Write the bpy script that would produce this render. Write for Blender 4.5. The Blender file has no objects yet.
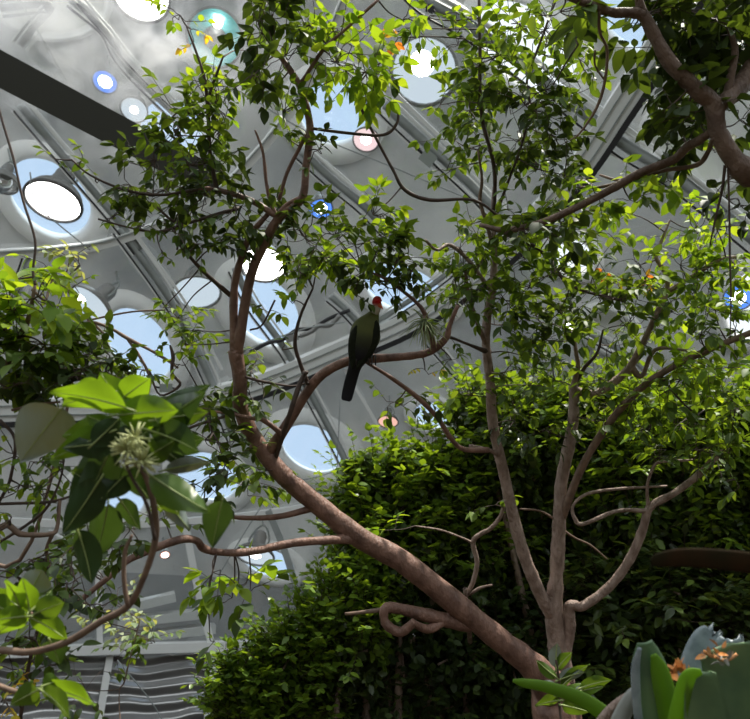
import bpy, math, random
import numpy as np
from mathutils import Vector, Matrix
random.seed(7); rng = np.random.default_rng(11)
SC = bpy.context.scene; COL = SC.collection
# ------------------------------------------------------------------ camera
F = 640.0; PITCH = math.radians(27); CAM = np.array([0, 0, 1.6])
FWD = np.array([0, math.cos(PITCH), math.sin(PITCH)]); UP = np.array([0, -math.sin(PITCH), math.cos(PITCH)]); RT = np.array([1., 0, 0])
cam = bpy.data.objects.new('camera', bpy.data.cameras.new('camera')); COL.objects.link(cam)
cam.location = CAM; cam.rotation_euler = (math.pi/2 + PITCH, 0, 0)
cam.data.sensor_width = 36; cam.data.lens = 36*F/750; cam.data.clip_start = .05
cam.data.dof.use_dof = True; cam.data.dof.focus_distance = 3.1; cam.data.dof.aperture_fstop = 3.6
SC.camera = cam
# ------------------------------------------------------------------ world, sun, exposure
W = bpy.data.worlds.new('sky'); SC.world = W; W.use_nodes = True
bg = W.node_tree.nodes['Background']; bg.inputs[0].default_value = (.83, .88, .93, 1); bg.inputs[1].default_value = 1.45
sd = bpy.data.lights.new('sun', 'SUN'); sd.energy = 6.5; sd.color = (1, .95, .84); sd.angle = math.radians(1.5)
sun = bpy.data.objects.new('sun', sd); COL.objects.link(sun)
sun.rotation_euler = Vector((.36, -.06, 1)).to_track_quat('Z', 'Y').to_euler()
SC.view_settings.view_transform = 'Standard'; SC.view_settings.look = 'None'; SC.view_settings.gamma = 1
SC.view_settings.use_curve_mapping = False; SC.view_settings.exposure = 0.2
SC.cycles.max_bounces = 8; SC.cycles.transparent_max_bounces = 12; SC.cycles.volume_step_rate = 3

# ------------------------------------------------------------------ helpers
def P(px, py, d):
    return CAM + d*(FWD + (px-375)/F*RT + (359.5-py)/F*UP)
SPH = np.array([0, 2., 0])
def D(px, py, R):            # the point of the dome of radius R seen at a pixel
    r = FWD + (px-375)/F*RT + (359.5-py)/F*UP; r = r/np.linalg.norm(r); o = CAM-SPH
    b = r@o; c = o@o-R*R
    return CAM + r*(-b+math.sqrt(b*b-c))
def unit(v):
    n = np.linalg.norm(v); return v/n if n > 1e-9 else np.array([0, 0, 1.])
class MB:                    # a mesh in the making
    def __init__(s): s.v = []; s.f = []; s.m = []; s.n = 0; s.c = []
    def add(s, v, f, m=0, c=None):
        v = np.asarray(v, float).reshape(-1, 3)
        s.v.append(v); s.f += [tuple(int(i)+s.n for i in q) for q in f]; s.m += [m]*len(f); s.n += len(v)
        if c is not None: s.c.append(np.asarray(c, float).reshape(-1, 3))
    def build(s, name, mats, parent=None, smooth=True):
        me = bpy.data.meshes.new(name); v = np.vstack(s.v)
        o = bpy.data.objects.new(name, me); COL.objects.link(o)
        if parent is not None:
            o.parent = parent
            q = parent; off = np.zeros(3)
            while q is not None: off += np.array(q.location); q = q.parent
            v = v-off
        else:
            c = (v.min(0)+v.max(0))/2; c[2] = v[:, 2].min(); o.location = c; v = v-c
        me.vertices.add(len(v)); me.vertices.foreach_set('co', v.astype(np.float32).ravel())
        L = np.array([len(q) for q in s.f], np.int32); idx = np.fromiter((i for q in s.f for i in q), np.int32)
        me.loops.add(len(idx)); me.loops.foreach_set('vertex_index', idx)
        me.polygons.add(len(L)); st = np.zeros(len(L), np.int32); st[1:] = np.cumsum(L)[:-1]
        me.polygons.foreach_set('loop_start', st)
        me.polygons.foreach_set('material_index', np.array(s.m, np.int32))
        me.polygons.foreach_set('use_smooth', np.full(len(L), smooth))
        for m in (mats if isinstance(mats, (list, tuple)) else [mats]): me.materials.append(m)
        me.update(calc_edges=True)
        if s.c:
            a = me.color_attributes.new('tone', 'FLOAT_COLOR', 'POINT')
            c = np.vstack(s.c); a.data.foreach_set('color', np.hstack([c, np.ones((len(c), 1))]).astype(np.float32).ravel())
        return o
def tag(o, label=None, cat=None, group=None, kind=None):
    if label: o['label'] = label
    if cat: o['category'] = cat
    if group: o['group'] = group
    if kind: o['kind'] = kind
    return o
def empty(name, loc, label=None, cat=None, group=None, kind=None):
    o = bpy.data.objects.new(name, None); COL.objects.link(o); o.location = loc; o.empty_display_size = .1
    return tag(o, label, cat, group, kind)
def spline(pts, k=5):        # Catmull-Rom through rows of any width
    p = np.asarray(pts, float)
    if len(p) < 3: t = np.linspace(0, 1, k*2)[:, None]; return p[0]*(1-t)+p[-1]*t
    q = np.vstack([2*p[0]-p[1], p, 2*p[-1]-p[-2]]); out = []
    for i in range(1, len(q)-2):
        a, b, c, d = q[i-1:i+3]
        for t in np.linspace(0, 1, k, endpoint=False):
            out.append(.5*((2*b)+(c-a)*t+(2*a-5*b+4*c-d)*t*t+(3*b-a-3*c+d)*t**3))
    out.append(p[-1]); return np.array(out)
def tube(mb, pts, rad, sides=8, m=0, cap=True, rough=0., flat=None):
    pts = np.asarray(pts, float); n = len(pts); rad = np.broadcast_to(rad, n)
    t = np.gradient(pts, axis=0); V = []; u = None
    for i in range(n):
        ti = unit(t[i])
        if u is None: u = unit(np.cross(ti, [.13, .2, .97] if abs(ti[2]) < .9 else [1, 0, 0]))
        u = unit(u-ti*(u@ti)); w = np.cross(ti, u)
        for k in range(sides):
            a = 2*math.pi*k/sides; r = rad[i]*(1+rough*(random.random()-.5))
            V.append(pts[i]+r*(math.cos(a)*u+math.sin(a)*w))
    Fc = [(i*sides+k, i*sides+(k+1) % sides, (i+1)*sides+(k+1) % sides, (i+1)*sides+k) for i in range(n-1) for k in range(sides)]
    if cap: Fc += [tuple(range(sides))[::-1], tuple((n-1)*sides+k for k in range(sides))]
    mb.add(V, Fc, m)
def beam(mb, pts, w, h, outward, m=0):   # a rectangular section swept along pts; outward(p) gives its depth direction
    pts = np.asarray(pts, float); n = len(pts); t = np.gradient(pts, axis=0); V = []
    for i in range(n):
        d = unit(outward(pts[i])); ti = unit(t[i]); s = unit(np.cross(ti, d)); d = np.cross(s, ti)
        for a, b in ((-1, -1), (1, -1), (1, 1), (-1, 1)): V.append(pts[i]+s*a*w/2+d*b*h/2)
    Fc = [(i*4+k, i*4+(k+1) % 4, i*4+4+(k+1) % 4, i*4+4+k) for i in range(n-1) for k in range(4)]
    Fc += [(0, 3, 2, 1), tuple((n-1)*4+k for k in range(4))]
    mb.add(V, Fc, m)
def box(mb, c, ax, half, m=0):
    c = np.asarray(c, float); V = [c+sum(s*h*np.asarray(a) for s, h, a in zip(sg, half, ax)) for sg in
        [(-1,-1,-1),(1,-1,-1),(1,1,-1),(-1,1,-1),(-1,-1,1),(1,-1,1),(1,1,1),(-1,1,1)]]
    mb.add(V, [(0,3,2,1),(4,5,6,7),(0,1,5,4),(1,2,6,5),(2,3,7,6),(3,0,4,7)], m)
def frame_of(n, hint=(0, 0, 1)):
    n = unit(np.asarray(n, float)); u = np.cross(hint, n)
    u = unit(u) if np.linalg.norm(u) > 1e-3 else np.array([1., 0, 0]); return u, np.cross(n, u), n
def lathe(mb, c, ax, prof, seg=24, m=0, closed=False):   # prof: (radius, height along n)
    u, v, n = ax; V = []; k = len(prof)
    for r, h in prof:
        for j in range(seg):
            a = 2*math.pi*j/seg; V.append(c+n*h+r*(math.cos(a)*u+math.sin(a)*v))
    mb.add(V, [(i*seg+j, i*seg+(j+1) % seg, (i+1)*seg+(j+1) % seg, (i+1)*seg+j) for i in range(k-1) for j in range(seg)], m)

# ------------------------------------------------------------------ materials
def mat(name, col, rough=.6, metal=0., spec=.5, var=None, scale=8., bump=0., bscale=40., stretch=None):
    m = bpy.data.materials.new(name); m.use_nodes = True; nt = m.node_tree; b = nt.nodes['Principled BSDF']
    b.inputs['Base Color'].default_value = (*col, 1); b.inputs['Roughness'].default_value = rough
    b.inputs['Metallic'].default_value = metal; b.inputs['Specular IOR Level'].default_value = spec
    tc = nt.nodes.new('ShaderNodeTexCoord'); mp = nt.nodes.new('ShaderNodeMapping'); nt.links.new(tc.outputs['Object'], mp.inputs[0])
    if stretch: mp.inputs['Scale'].default_value = stretch
    if var:
        n = nt.nodes.new('ShaderNodeTexNoise'); n.inputs['Scale'].default_value = scale; n.inputs['Detail'].default_value = 5
        nt.links.new(mp.outputs[0], n.inputs[0]); r = nt.nodes.new('ShaderNodeValToRGB'); nt.links.new(n.outputs[0], r.inputs[0])
        r.color_ramp.elements[0].position = .32; r.color_ramp.elements[1].position = .68
        r.color_ramp.elements[0].color = (*var, 1); r.color_ramp.elements[1].color = (*col, 1); nt.links.new(r.outputs[0], b.inputs['Base Color'])
    if bump:
        n2 = nt.nodes.new('ShaderNodeTexNoise'); n2.inputs['Scale'].default_value = bscale; n2.inputs['Detail'].default_value = 4
        nt.links.new(mp.outputs[0], n2.inputs[0]); bp = nt.nodes.new('ShaderNodeBump'); bp.inputs['Strength'].default_value = bump
        bp.inputs['Distance'].default_value = .02; nt.links.new(n2.outputs[0], bp.inputs['Height']); nt.links.new(bp.outputs[0], b.inputs['Normal'])
    return m
def leaf_mat(name, cols, trans=.4, rough=.52, tcol=.9, spec=.35):
    m = bpy.data.materials.new(name); m.use_nodes = True; nt = m.node_tree; b = nt.nodes['Principled BSDF']; out = nt.nodes['Material Output']
    g = nt.nodes.new('ShaderNodeNewGeometry'); r = nt.nodes.new('ShaderNodeValToRGB'); nt.links.new(g.outputs['Random Per Island'], r.inputs[0])
    el = r.color_ramp.elements; el[0].color = (*cols[0], 1); el[1].color = (*cols[-1], 1)
    for i, c in enumerate(cols[1:-1]): e = el.new((i+1)/(len(cols)-1)); e.color = (*c, 1)
    nt.links.new(r.outputs[0], b.inputs['Base Color']); b.inputs['Roughness'].default_value = rough; b.inputs['Specular IOR Level'].default_value = spec
    tr = nt.nodes.new('ShaderNodeBsdfTranslucent'); mx = nt.nodes.new('ShaderNodeMixShader'); mx.inputs[0].default_value = trans
    mul = nt.nodes.new('ShaderNodeMix'); mul.data_type = 'RGBA'; mul.blend_type = 'MULTIPLY'; mul.inputs[0].default_value = 1
    nt.links.new(r.outputs[0], mul.inputs[6]); mul.inputs[7].default_value = (2.6*tcol, 2.2*tcol, .7*tcol, 1)
    nt.links.new(mul.outputs[2], tr.inputs[0]); nt.links.new(b.outputs[0], mx.inputs[1]); nt.links.new(tr.outputs[0], mx.inputs[2]); nt.links.new(mx.outputs[0], out.inputs[0])
    return m
def emit(name, col, s):
    m = bpy.data.materials.new(name); m.use_nodes = True; nt = m.node_tree; nt.nodes.remove(nt.nodes['Principled BSDF'])
    e = nt.nodes.new('ShaderNodeEmission'); e.inputs[0].default_value = (*col, 1); e.inputs[1].default_value = s
    nt.links.new(e.outputs[0], nt.nodes['Material Output'].inputs[0]); return m
def glass(name, col=(1, 1, 1), gl=.1, haze=0.):
    m = bpy.data.materials.new(name); m.use_nodes = True; nt = m.node_tree; nt.nodes.remove(nt.nodes['Principled BSDF'])
    t = nt.nodes.new('ShaderNodeBsdfTransparent'); t.inputs[0].default_value = (*col, 1); g = nt.nodes.new('ShaderNodeBsdfGlossy'); g.inputs['Roughness'].default_value = .03
    mx = nt.nodes.new('ShaderNodeMixShader'); mx.inputs[0].default_value = gl; nt.links.new(t.outputs[0], mx.inputs[1]); nt.links.new(g.outputs[0], mx.inputs[2]); o = mx
    if haze:
        d = nt.nodes.new('ShaderNodeBsdfDiffuse'); d.inputs[0].default_value = (.7, .72, .72, 1); m2 = nt.nodes.new('ShaderNodeMixShader'); m2.inputs[0].default_value = haze
        nt.links.new(mx.outputs[0], m2.inputs[1]); nt.links.new(d.outputs[0], m2.inputs[2]); o = m2
    nt.links.new(o.outputs[0], nt.nodes['Material Output'].inputs[0]); return m
M = dict(
    ceiling=mat('ceiling_plaster', (.66, .66, .64), .9, var=(.34, .35, .35), scale=.45, bump=.15, bscale=6),
    collar=mat('porthole_collar', (.86, .85, .82), .8, var=(.78, .78, .76), scale=2),
    shaft=mat('porthole_shaft', (.75, .75, .74), .8),
    steel=mat('painted_steel', (.27, .29, .28), .5, .1, var=(.20, .22, .21), scale=3),
    lightsteel=mat('light_aluminium', (.62, .63, .61), .5, .1),
    darksteel=mat('dark_bronze_steel', (.035, .036, .030), .5, .2),
    black=mat('black_fittings_and_shade', (.012, .012, .013), .6),
    soil=mat('soil', (.05, .035, .025), .95, var=(.02, .015, .01), scale=4, bump=.5, bscale=20),
    bark=mat('reddish_bark', (.24, .135, .10), .5, spec=.4, var=(.10, .052, .038), scale=16, bump=.5, bscale=70, stretch=(1, 1, .45)),
    brownbark=mat('brown_bark', (.17, .115, .085), .6, spec=.3, var=(.08, .05, .036), scale=16, bump=.5, bscale=70, stretch=(1, 1, .45)),
    greybark=mat('grey_bark', (.33, .25, .21), .6, spec=.3, var=(.17, .115, .09), scale=22, bump=.7, bscale=70, stretch=(1, 1, .45)),
    twig=mat('dark_twig', (.075, .045, .032), .7, var=(.04, .025, .02), scale=30),
    vine=mat('brown_vine', (.20, .13, .09), .7, var=(.11, .07, .05), scale=30),
    housing=mat('lamp_housing', (.22, .22, .21), .5, .4),
    rim=mat('lamp_rim', (.05, .045, .045), .5, .2),
    reflector=mat('lamp_reflector', (.75, .77, .80), .12, .95),
    tealref=mat('teal_glass_reflector', (.22, .62, .62), .15, .25),
    box=mat('olive_grey_box', (.16, .18, .16), .6),
)
def E(n, c, s): return emit(n, c, s)
LAMPM = dict(white=E('lamp_white', (1, .97, .95), 9), blue=E('lamp_blue', (.10, .28, 1), 1.3), bluecore=E('lamp_blue_core', (.85, .95, 1), 14),
             pink=E('lamp_pink', (1, .74, .76), 1.1), warm=E('lamp_warm', (1, .55, .45), 1.1), core=E('lamp_core', (1, 1, 1), 16), ice=E('lamp_ice', (.76, .88, 1), .85))
LEAF = dict(
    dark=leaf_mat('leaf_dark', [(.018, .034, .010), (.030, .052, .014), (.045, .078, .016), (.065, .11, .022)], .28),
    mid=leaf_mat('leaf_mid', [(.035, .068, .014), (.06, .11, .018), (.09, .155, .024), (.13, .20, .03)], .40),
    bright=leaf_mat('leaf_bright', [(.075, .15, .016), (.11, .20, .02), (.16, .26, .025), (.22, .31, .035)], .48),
    yellow=leaf_mat('leaf_yellow', [(.35, .42, .04), (.45, .40, .05), (.50, .30, .04)], .5),
    red=leaf_mat('leaf_red_tip', [(.45, .16, .05), (.30, .10, .03), (.30, .25, .04)], .4),
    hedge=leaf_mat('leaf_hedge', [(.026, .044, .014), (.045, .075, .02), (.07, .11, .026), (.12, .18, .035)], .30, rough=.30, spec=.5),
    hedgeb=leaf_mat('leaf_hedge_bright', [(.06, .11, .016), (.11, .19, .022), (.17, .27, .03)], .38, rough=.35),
    pale=leaf_mat('leaf_pale', [(.16, .22, .12), (.24, .30, .17), (.34, .38, .26)], .35),
)
TW = [None, M['twig']]

# ------------------------------------------------------------------ setting: ceiling with portholes
RC, RG = 15.5, 12.2
WINS = [ # px, py, semi a, semi b, angle(deg, down-right), collar, state
 (50,198,48,32,42,1.45,'sky'), (140,345,42,27,52,1.5,'sky'), (264,310,41,29,48,1.5,'sky'), (313,449,33,22,25,1.7,'sky'),
 (208,477,32,23,25,1.5,'sky'), (334,112,35,33,20,1.6,'sky'), (404,290,42,23,20,1.5,'sky'), (268,563,27,14,18,1.6,'sky'),
 (527,48,58,36,42,1.35,'clear'), (172,128,32,28,30,1.4,'sky'), (572,257,22,17,20,1.5,'clear'), (752,305,26,36,20,1.4,'clear'),
 (112,497,34,20,15,1.5,'sky'), (8,403,30,14,8,1.6,'sky'), (432,416,18,13,15,1.6,'sky'), (48,-8,60,44,15,1.12,'frost'),
 (690,150,44,30,35,1.3,'frost'), (640,20,46,30,35,1.3,'sky'), (610,330,26,18,25,1.4,'frost'), (-40,320,40,28,40,1.5,'sky'), (-60,90,44,34,30,1.4,'sky')]
def ell(w, s, n=40):
    x, y, a, b, g = w[:5]; g = math.radians(g)
    return [(x+s*(a*math.cos(t)*math.cos(g)-b*math.sin(t)*math.sin(g)), y+s*(a*math.cos(t)*math.sin(g)+b*math.sin(t)*math.cos(g))) for t in np.linspace(0, 2*math.pi, n, endpoint=False)]
# shell
az = np.radians(np.arange(-60, 60.01, .25)); el = np.radians(np.arange(14.5, 71.01, .25))
A, Eg = np.meshgrid(az, el); dirs = np.stack([np.sin(A)*np.cos(Eg), np.cos(A)*np.cos(Eg), np.sin(Eg)], -1)
pts = SPH+RC*dirs; ny, nx = A.shape
rel = pts-CAM; zc = rel@FWD; U = 375+F*(rel@RT)/zc; Vv = 359.5-F*(rel@UP)/zc
def inside(w, s, u, v):
    g = math.radians(w[4]); dx = u-w[0]; dy = v-w[1]
    return ((dx*math.cos(g)+dy*math.sin(g))/(w[2]*s))**2+((-dx*math.sin(g)+dy*math.cos(g))/(w[3]*s))**2 < 1
hole = np.zeros(A.shape, bool)
for w in WINS: hole |= inside(w, 1+3.5/min(w[2], w[3]), U, Vv)
faces = []
for j in range(ny-1):
    for i in range(nx-1):
        if not (hole[j, i] and hole[j+1, i] and hole[j, i+1] and hole[j+1, i+1]): faces.append((j*nx+i, (j+1)*nx+i, (j+1)*nx+i+1, j*nx+i+1))
mb = MB(); mb.add(pts.reshape(-1, 3), faces); tag(mb.build('ceiling', M['ceiling']), 'grey plaster ceiling vault pierced by round skylights', 'ceiling', kind='structure')
gl_clear = glass('clear_skylight_glass', (.97, .98, 1), .05); gl_sky = glass('skylight_glass', (.50, .63, .80), .05); frost = mat('frosted_skylight_cover', (.80, .81, .76), .5)
for i, w in enumerate(WINS):
    root = empty('window_%d' % (i+1), D(w[0], w[1], RC), 'round ceiling skylight', 'skylight', kind='structure')
    mb = MB(); rings = []
    wide = w[5]
    for s, R in ((wide, RC-.02), (wide, RC-.10), (1.0+.25*(wide-1), RC-.16), (1.0, RC-.12), (.99, RC+.45)):
        rings.append([D(x, y, RC-.1)+(D(x, y, RC-.1)-SPH)/RC*(R-RC+.1) for x, y in ell(w, s)])
    n = 40; V = np.array(rings).reshape(-1, 3)
    mb.add(V, [(k*n+j, k*n+(j+1) % n, (k+1)*n+(j+1) % n, (k+1)*n+j) for k in range(4) for j in range(n)])
    mb.build('window_frame', M['collar'], root)
    mb = MB(); mb.add(rings[-1], [tuple(range(n))]); mb.build('window_glass', {'sky': gl_sky, 'clear': gl_clear, 'frost': frost}[w[6]], root, smooth=False)
# floor and back wall
mb = MB(); th = np.linspace(0, 2*math.pi, 64, endpoint=False)
mb.add([SPH+np.array([16.5*math.cos(t), 16.5*math.sin(t), 0]) for t in th], [tuple(range(64))]); tag(mb.build('floor', M['soil'], smooth=False), 'dark planted soil', 'floor', kind='structure')
outw = lambda p: p-SPH
wallm = bpy.data.materials.new('rippled_glass_wall'); wallm.use_nodes = True; nt = wallm.node_tree; b = nt.nodes['Principled BSDF']
b.inputs['Base Color'].default_value = (.42, .42, .41, 1); b.inputs['Roughness'].default_value = .16; b.inputs['Metallic'].default_value = .6
tc = nt.nodes.new('ShaderNodeTexCoord'); wv = nt.nodes.new('ShaderNodeTexWave'); wv.bands_direction = 'Z'; wv.inputs['Scale'].default_value = 1.3; wv.inputs['Distortion'].default_value = 5.5; wv.inputs['Detail'].default_value = 1; wv.inputs['Detail Scale'].default_value = .6
nt.links.new(tc.outputs['Object'], wv.inputs[0]); bp = nt.nodes.new('ShaderNodeBump'); bp.inputs['Strength'].default_value = .6; bp.inputs['Distance'].default_value = .25
nt.links.new(wv.outputs[1], bp.inputs['Height']); nt.links.new(bp.outputs[0], b.inputs['Normal'])
Rw = 12.1; Zr = 2.25
def wall_strip(z0, z1, R, name, m, lab):
    mb = MB(); t = np.radians(np.arange(-60, 60.1, 2)); k = len(t)
    mb.add([SPH+np.array([R*math.sin(a), R*math.cos(a), z]) for z in (z0, z1) for a in t], [(i, i+1, k+i+1, k+i) for i in range(k-1)])
    return tag(mb.build(name, m), lab, 'wall', kind='structure')
wall_strip(0, Zr, Rw, 'wall_back', wallm, 'rippled reflective glass wall below the dome')
# grey inner concrete drum between the wall and the ceiling's edge
wall_strip(0, 3.98, 14.95, 'wall_outer', mat('drum_concrete', (.30, .31, .31), .85, var=(.22, .23, .23), scale=.8), 'grey concrete drum wall behind the dome')
mb = MB(); t = np.radians(np.arange(64, 296.1, 4)); k = len(t)      # unseen bank added behind the viewer to block low sky light
mb.add([SPH+np.array([R*math.sin(a), R*math.cos(a), z]) for R, z in ((9, 0), (9.5, 2.5), (10.5, 4.6), (11.5, 5.2)) for a in t], [(j*k+i, j*k+i+1, (j+1)*k+i+1, (j+1)*k+i) for j in range(3) for i in range(k-1)])
tag(mb.build('wall_rear_blocker', mat('dark_rear_blocker', (.06, .075, .03), .9, var=(.02, .03, .012), scale=2, bump=1, bscale=8)), 'unseen dark green wall added behind the viewer to block low light', 'wall', kind='structure')
# glazed dome
mb = MB(); az2 = np.radians(np.arange(-62, 62.1, 4)); el2 = np.radians(np.arange(10, 70.1, 4)); V = []
for e in el2:
    for a in az2: V.append(SPH+RG*np.array([math.sin(a)*math.cos(e), math.cos(a)*math.cos(e), math.sin(e)]))
k = len(az2); mb.add(V, [(j*k+i, (j+1)*k+i, (j+1)*k+i+1, j*k+i+1) for j in range(len(el2)-1) for i in range(k-1)])
dg = glass('dome_glass', (.94, .96, .95), .16, .04); nt = dg.node_tree; gn = next(n_ for n_ in nt.nodes if n_.type == 'BSDF_GLOSSY'); tc = nt.nodes.new('ShaderNodeTexCoord'); nz = nt.nodes.new('ShaderNodeTexNoise'); nz.inputs['Scale'].default_value = .55; nz.inputs['Distortion'].default_value = 1.2
nt.links.new(tc.outputs['Object'], nz.inputs[0]); bp = nt.nodes.new('ShaderNodeBump'); bp.inputs['Strength'].default_value = .5; bp.inputs['Distance'].default_value = .5; nt.links.new(nz.outputs[0], bp.inputs['Height']); nt.links.new(bp.outputs[0], gn.inputs['Normal'])
tag(mb.build('ceiling_glass', dg, smooth=True), 'clear glass dome over the planting', 'glass dome', kind='structure')
# steel: rings and ribs
TR = [0]
def steel(poly, w, h, m='steel', R=RG-.12, shape='box', lab='grey steel glazing rib of the dome', extra=None):
    TR[0] += 1; mb = MB(); pp = spline([(x, y) for x, y in poly], 6); p3 = np.array([D(x, y, R) for x, y in pp])
    if shape == 'box': beam(mb, p3, w, h, outw)
    else: tube(mb, p3, w/2, 10)
    o = mb.build('trim_%d' % TR[0], M[m], smooth=shape != 'box'); tag(o, lab, 'dome rib', kind='structure')
    if shape != 'box' and not extra: extra = [(w*.95, .035, 'lightsteel'), (-w*.95, .03, 'black'), (-w*1.1, .03, 'lightsteel')]  # black strip paints a shadow line along the tube, between pale edges
    if extra:
        for dx, ww, mm in extra:
            mb = MB(); t = np.gradient(p3, axis=0); s = np.array([np.cross(unit(a), unit(outw(p))) for a, p in zip(t, p3)])
            q = p3+s*dx-np.array([unit(outw(p)) for p in p3])*(h/2+.01); beam(mb, q, ww, .04, outw); mb.build('edge_strip', M[mm], o, smooth=False)
    return o
ringlab = 'horizontal steel ring of the glass dome'
steel([(-60,420),(0,411),(150,408),(247,389),(345,350),(420,316),(500,256),(574,176),(620,108),(668,33),(700,-30)], .46, .35, 'lightsteel', lab=ringlab, extra=[(-.21, .10, 'black'), (-.05, .025, 'steel'), (.12, .02, 'steel')])  # wide black strip stands for the shadow along the ring band
steel([(-60,258),(0,254),(60,250),(117,240),(200,205),(262,148),(310,80),(345,0),(360,-40)], .15, .15, 'lightsteel', lab=ringlab, extra=[(.05, .02, 'steel')])
steel([(-40,520),(100,524),(190,521),(300,508),(400,485),(520,440)], .13, .13, 'lightsteel', lab=ringlab)
steel([(-80,655),(0,652),(100,649),(210,646),(330,640),(450,634),(800,640)], .16, .3, 'lightsteel', lab='base ring of the dome above the glass wall')
for poly, w, m, sh in [
 ([(20,105),(41,130),(115,217),(140,250)], .13, 'steel', 't'), ([(28,100),(52,130),(126,217)], .05, 'lightsteel', 'b'),
 ([(120,228),(173,304),(210,378),(235,440)], .15, 'steel', 't'), ([(136,235),(184,300),(222,370)], .05, 'lightsteel', 'b'),
 ([(330,296),(345,309),(358,323),(380,350)], .12, 'steel', 't'), ([(235,268),(252,303),(293,362),(350,470),(372,530)], .14, 'steel', 't'),
 ([(300,150),(335,182),(365,207),(400,245)], .15, 'steel', 't'), ([(310,150),(347,180),(385,218)], .05, 'lightsteel', 'b'),
 ([(385,104),(403,122),(470,184),(500,215)], .17, 'steel', 't'), ([(370,70),(392,90),(435,132),(485,180)], .06, 'lightsteel', 'b'),
 ([(405,-20),(428,2),(480,33),(592,119),(625,145),(682,181),(760,245)], .19, 'steel', 't'), ([(440,-5),(490,27),(600,108),(700,183),(760,230)], .07, 'lightsteel', 'b'),
 ([(430,340),(480,400),(500,440)], .12, 'steel', 't'), ([(185,522),(198,590),(212,646)], .13, 'lightsteel', 'b'), ([(268,510),(285,552),(303,610),(312,645)], .13, 'steel', 'b'),
 ([(371,325),(400,307),(432,285),(470,255)], .11, 'steel', 't'), ([(0,8),(50,5),(33,28),(20,45)], .10, 'housing', 't'),
 ([(290,-10),(310,40),(330,100)], .05, 'lightsteel', 'b'), ([(80,0),(110,35),(130,60),(180,110)], .07, 'lightsteel', 't'), ([(70,0),(105,30),(125,65),(190,130)], .09, 'steel', 't'),
 ([(585,330),(640,365),(700,430)], .12, 'steel', 't'), ([(95,524),(98,580),(100,648)], .10, 'lightsteel', 'b'), ([(345,370),(380,430),(395,470)], .06, 'lightsteel', 'b'), ([(30,258),(5,330),(-20,410)], .12, 'steel', 't')]:
    steel(poly, w, w, m, R=RG-.1+(0 if sh == 't' else -.04), shape='box' if sh == 'b' else 'tube')
for x in (112, 215, -20, 340, 470, 600, 730):      # mullions of the glass wall
    p0 = D(x, 646, RG-.1); a = math.atan2(p0[0]-SPH[0], p0[1]-SPH[1]); q = lambda z: SPH+np.array([math.sin(a)*11.98, math.cos(a)*11.98, z])
    TR[0] += 1; mb = MB(); beam(mb, [q(0), q(1.2), q(2.25)], .12, .12, lambda p: p-np.array([0, 2, p[2]])); tag(mb.build('trim_%d' % TR[0], M['lightsteel'], smooth=False), 'upright mullion of the glass wall', 'mullion', kind='structure')
# nearer dark beam crossing the upper left corner
TR[0] += 1; mb = MB(); beam(mb, [P(-70, 30, 6.6), P(0, 69, 6.9), P(140, 143, 7.6), P(215, 183, 8.0)], .36, .4, lambda p: p-CAM)
o = mb.build('trim_%d' % TR[0], M['darksteel'], smooth=False); tag(o, 'thick dark beam crossing the upper left corner', 'beam', kind='structure')
# shelf-like panels outside, seen under the ring at lower left
for (x0, y0, x1, y1) in [(128,607,175,596), (118,622,205,613), (150,635,215,628)]:
    TR[0] += 1; mb = MB(); beam(mb, [D(x0, y0, 13.6), D(x1, y1, 13.6)], .17, .5, outw); tag(mb.build('trim_%d' % TR[0], M['lightsteel'], smooth=False), 'pale ledge behind the dome glass', 'ledge', kind='structure')
# cables
def cable(pts, R, r=.012, lab='thin steel cable strung under the dome', m='steel', sag=True):
    TR[0] += 1; mb = MB(); q = spline(pts, 5); tube(mb, [D(x, y, R) for x, y in q], r, 5); tag(mb.build('trim_%d' % TR[0], M[m]), lab, 'cable', kind='structure')
for c in [[(250,97),(310,133),(400,170),(500,213),(600,262)], [(165,50),(205,75),(250,97)], [(30,172),(38,205),(90,250)], [(340,400),(337,470),(335,520)], [(240,430),(270,470),(300,480),(340,470)],
          [(117,660),(150,700),(165,725)], [(210,590),(240,540),(262,505)], [(345,322),(300,330),(240,352)], [(580,232),(660,245),(720,262)], [(20,0),(60,70),(90,130)]]:
    cable(c, 11.6)
cable([(250,352),(268,343),(282,340),(296,330),(312,328),(330,318),(350,310)], 11.9, .04, 'dark conduit clipped along the dome ring', 'black')
cable([(300,336),(312,331),(318,326),(330,325),(340,315)], 11.85, .05, 'dark conduit clipped along the dome ring', 'housing')

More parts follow.
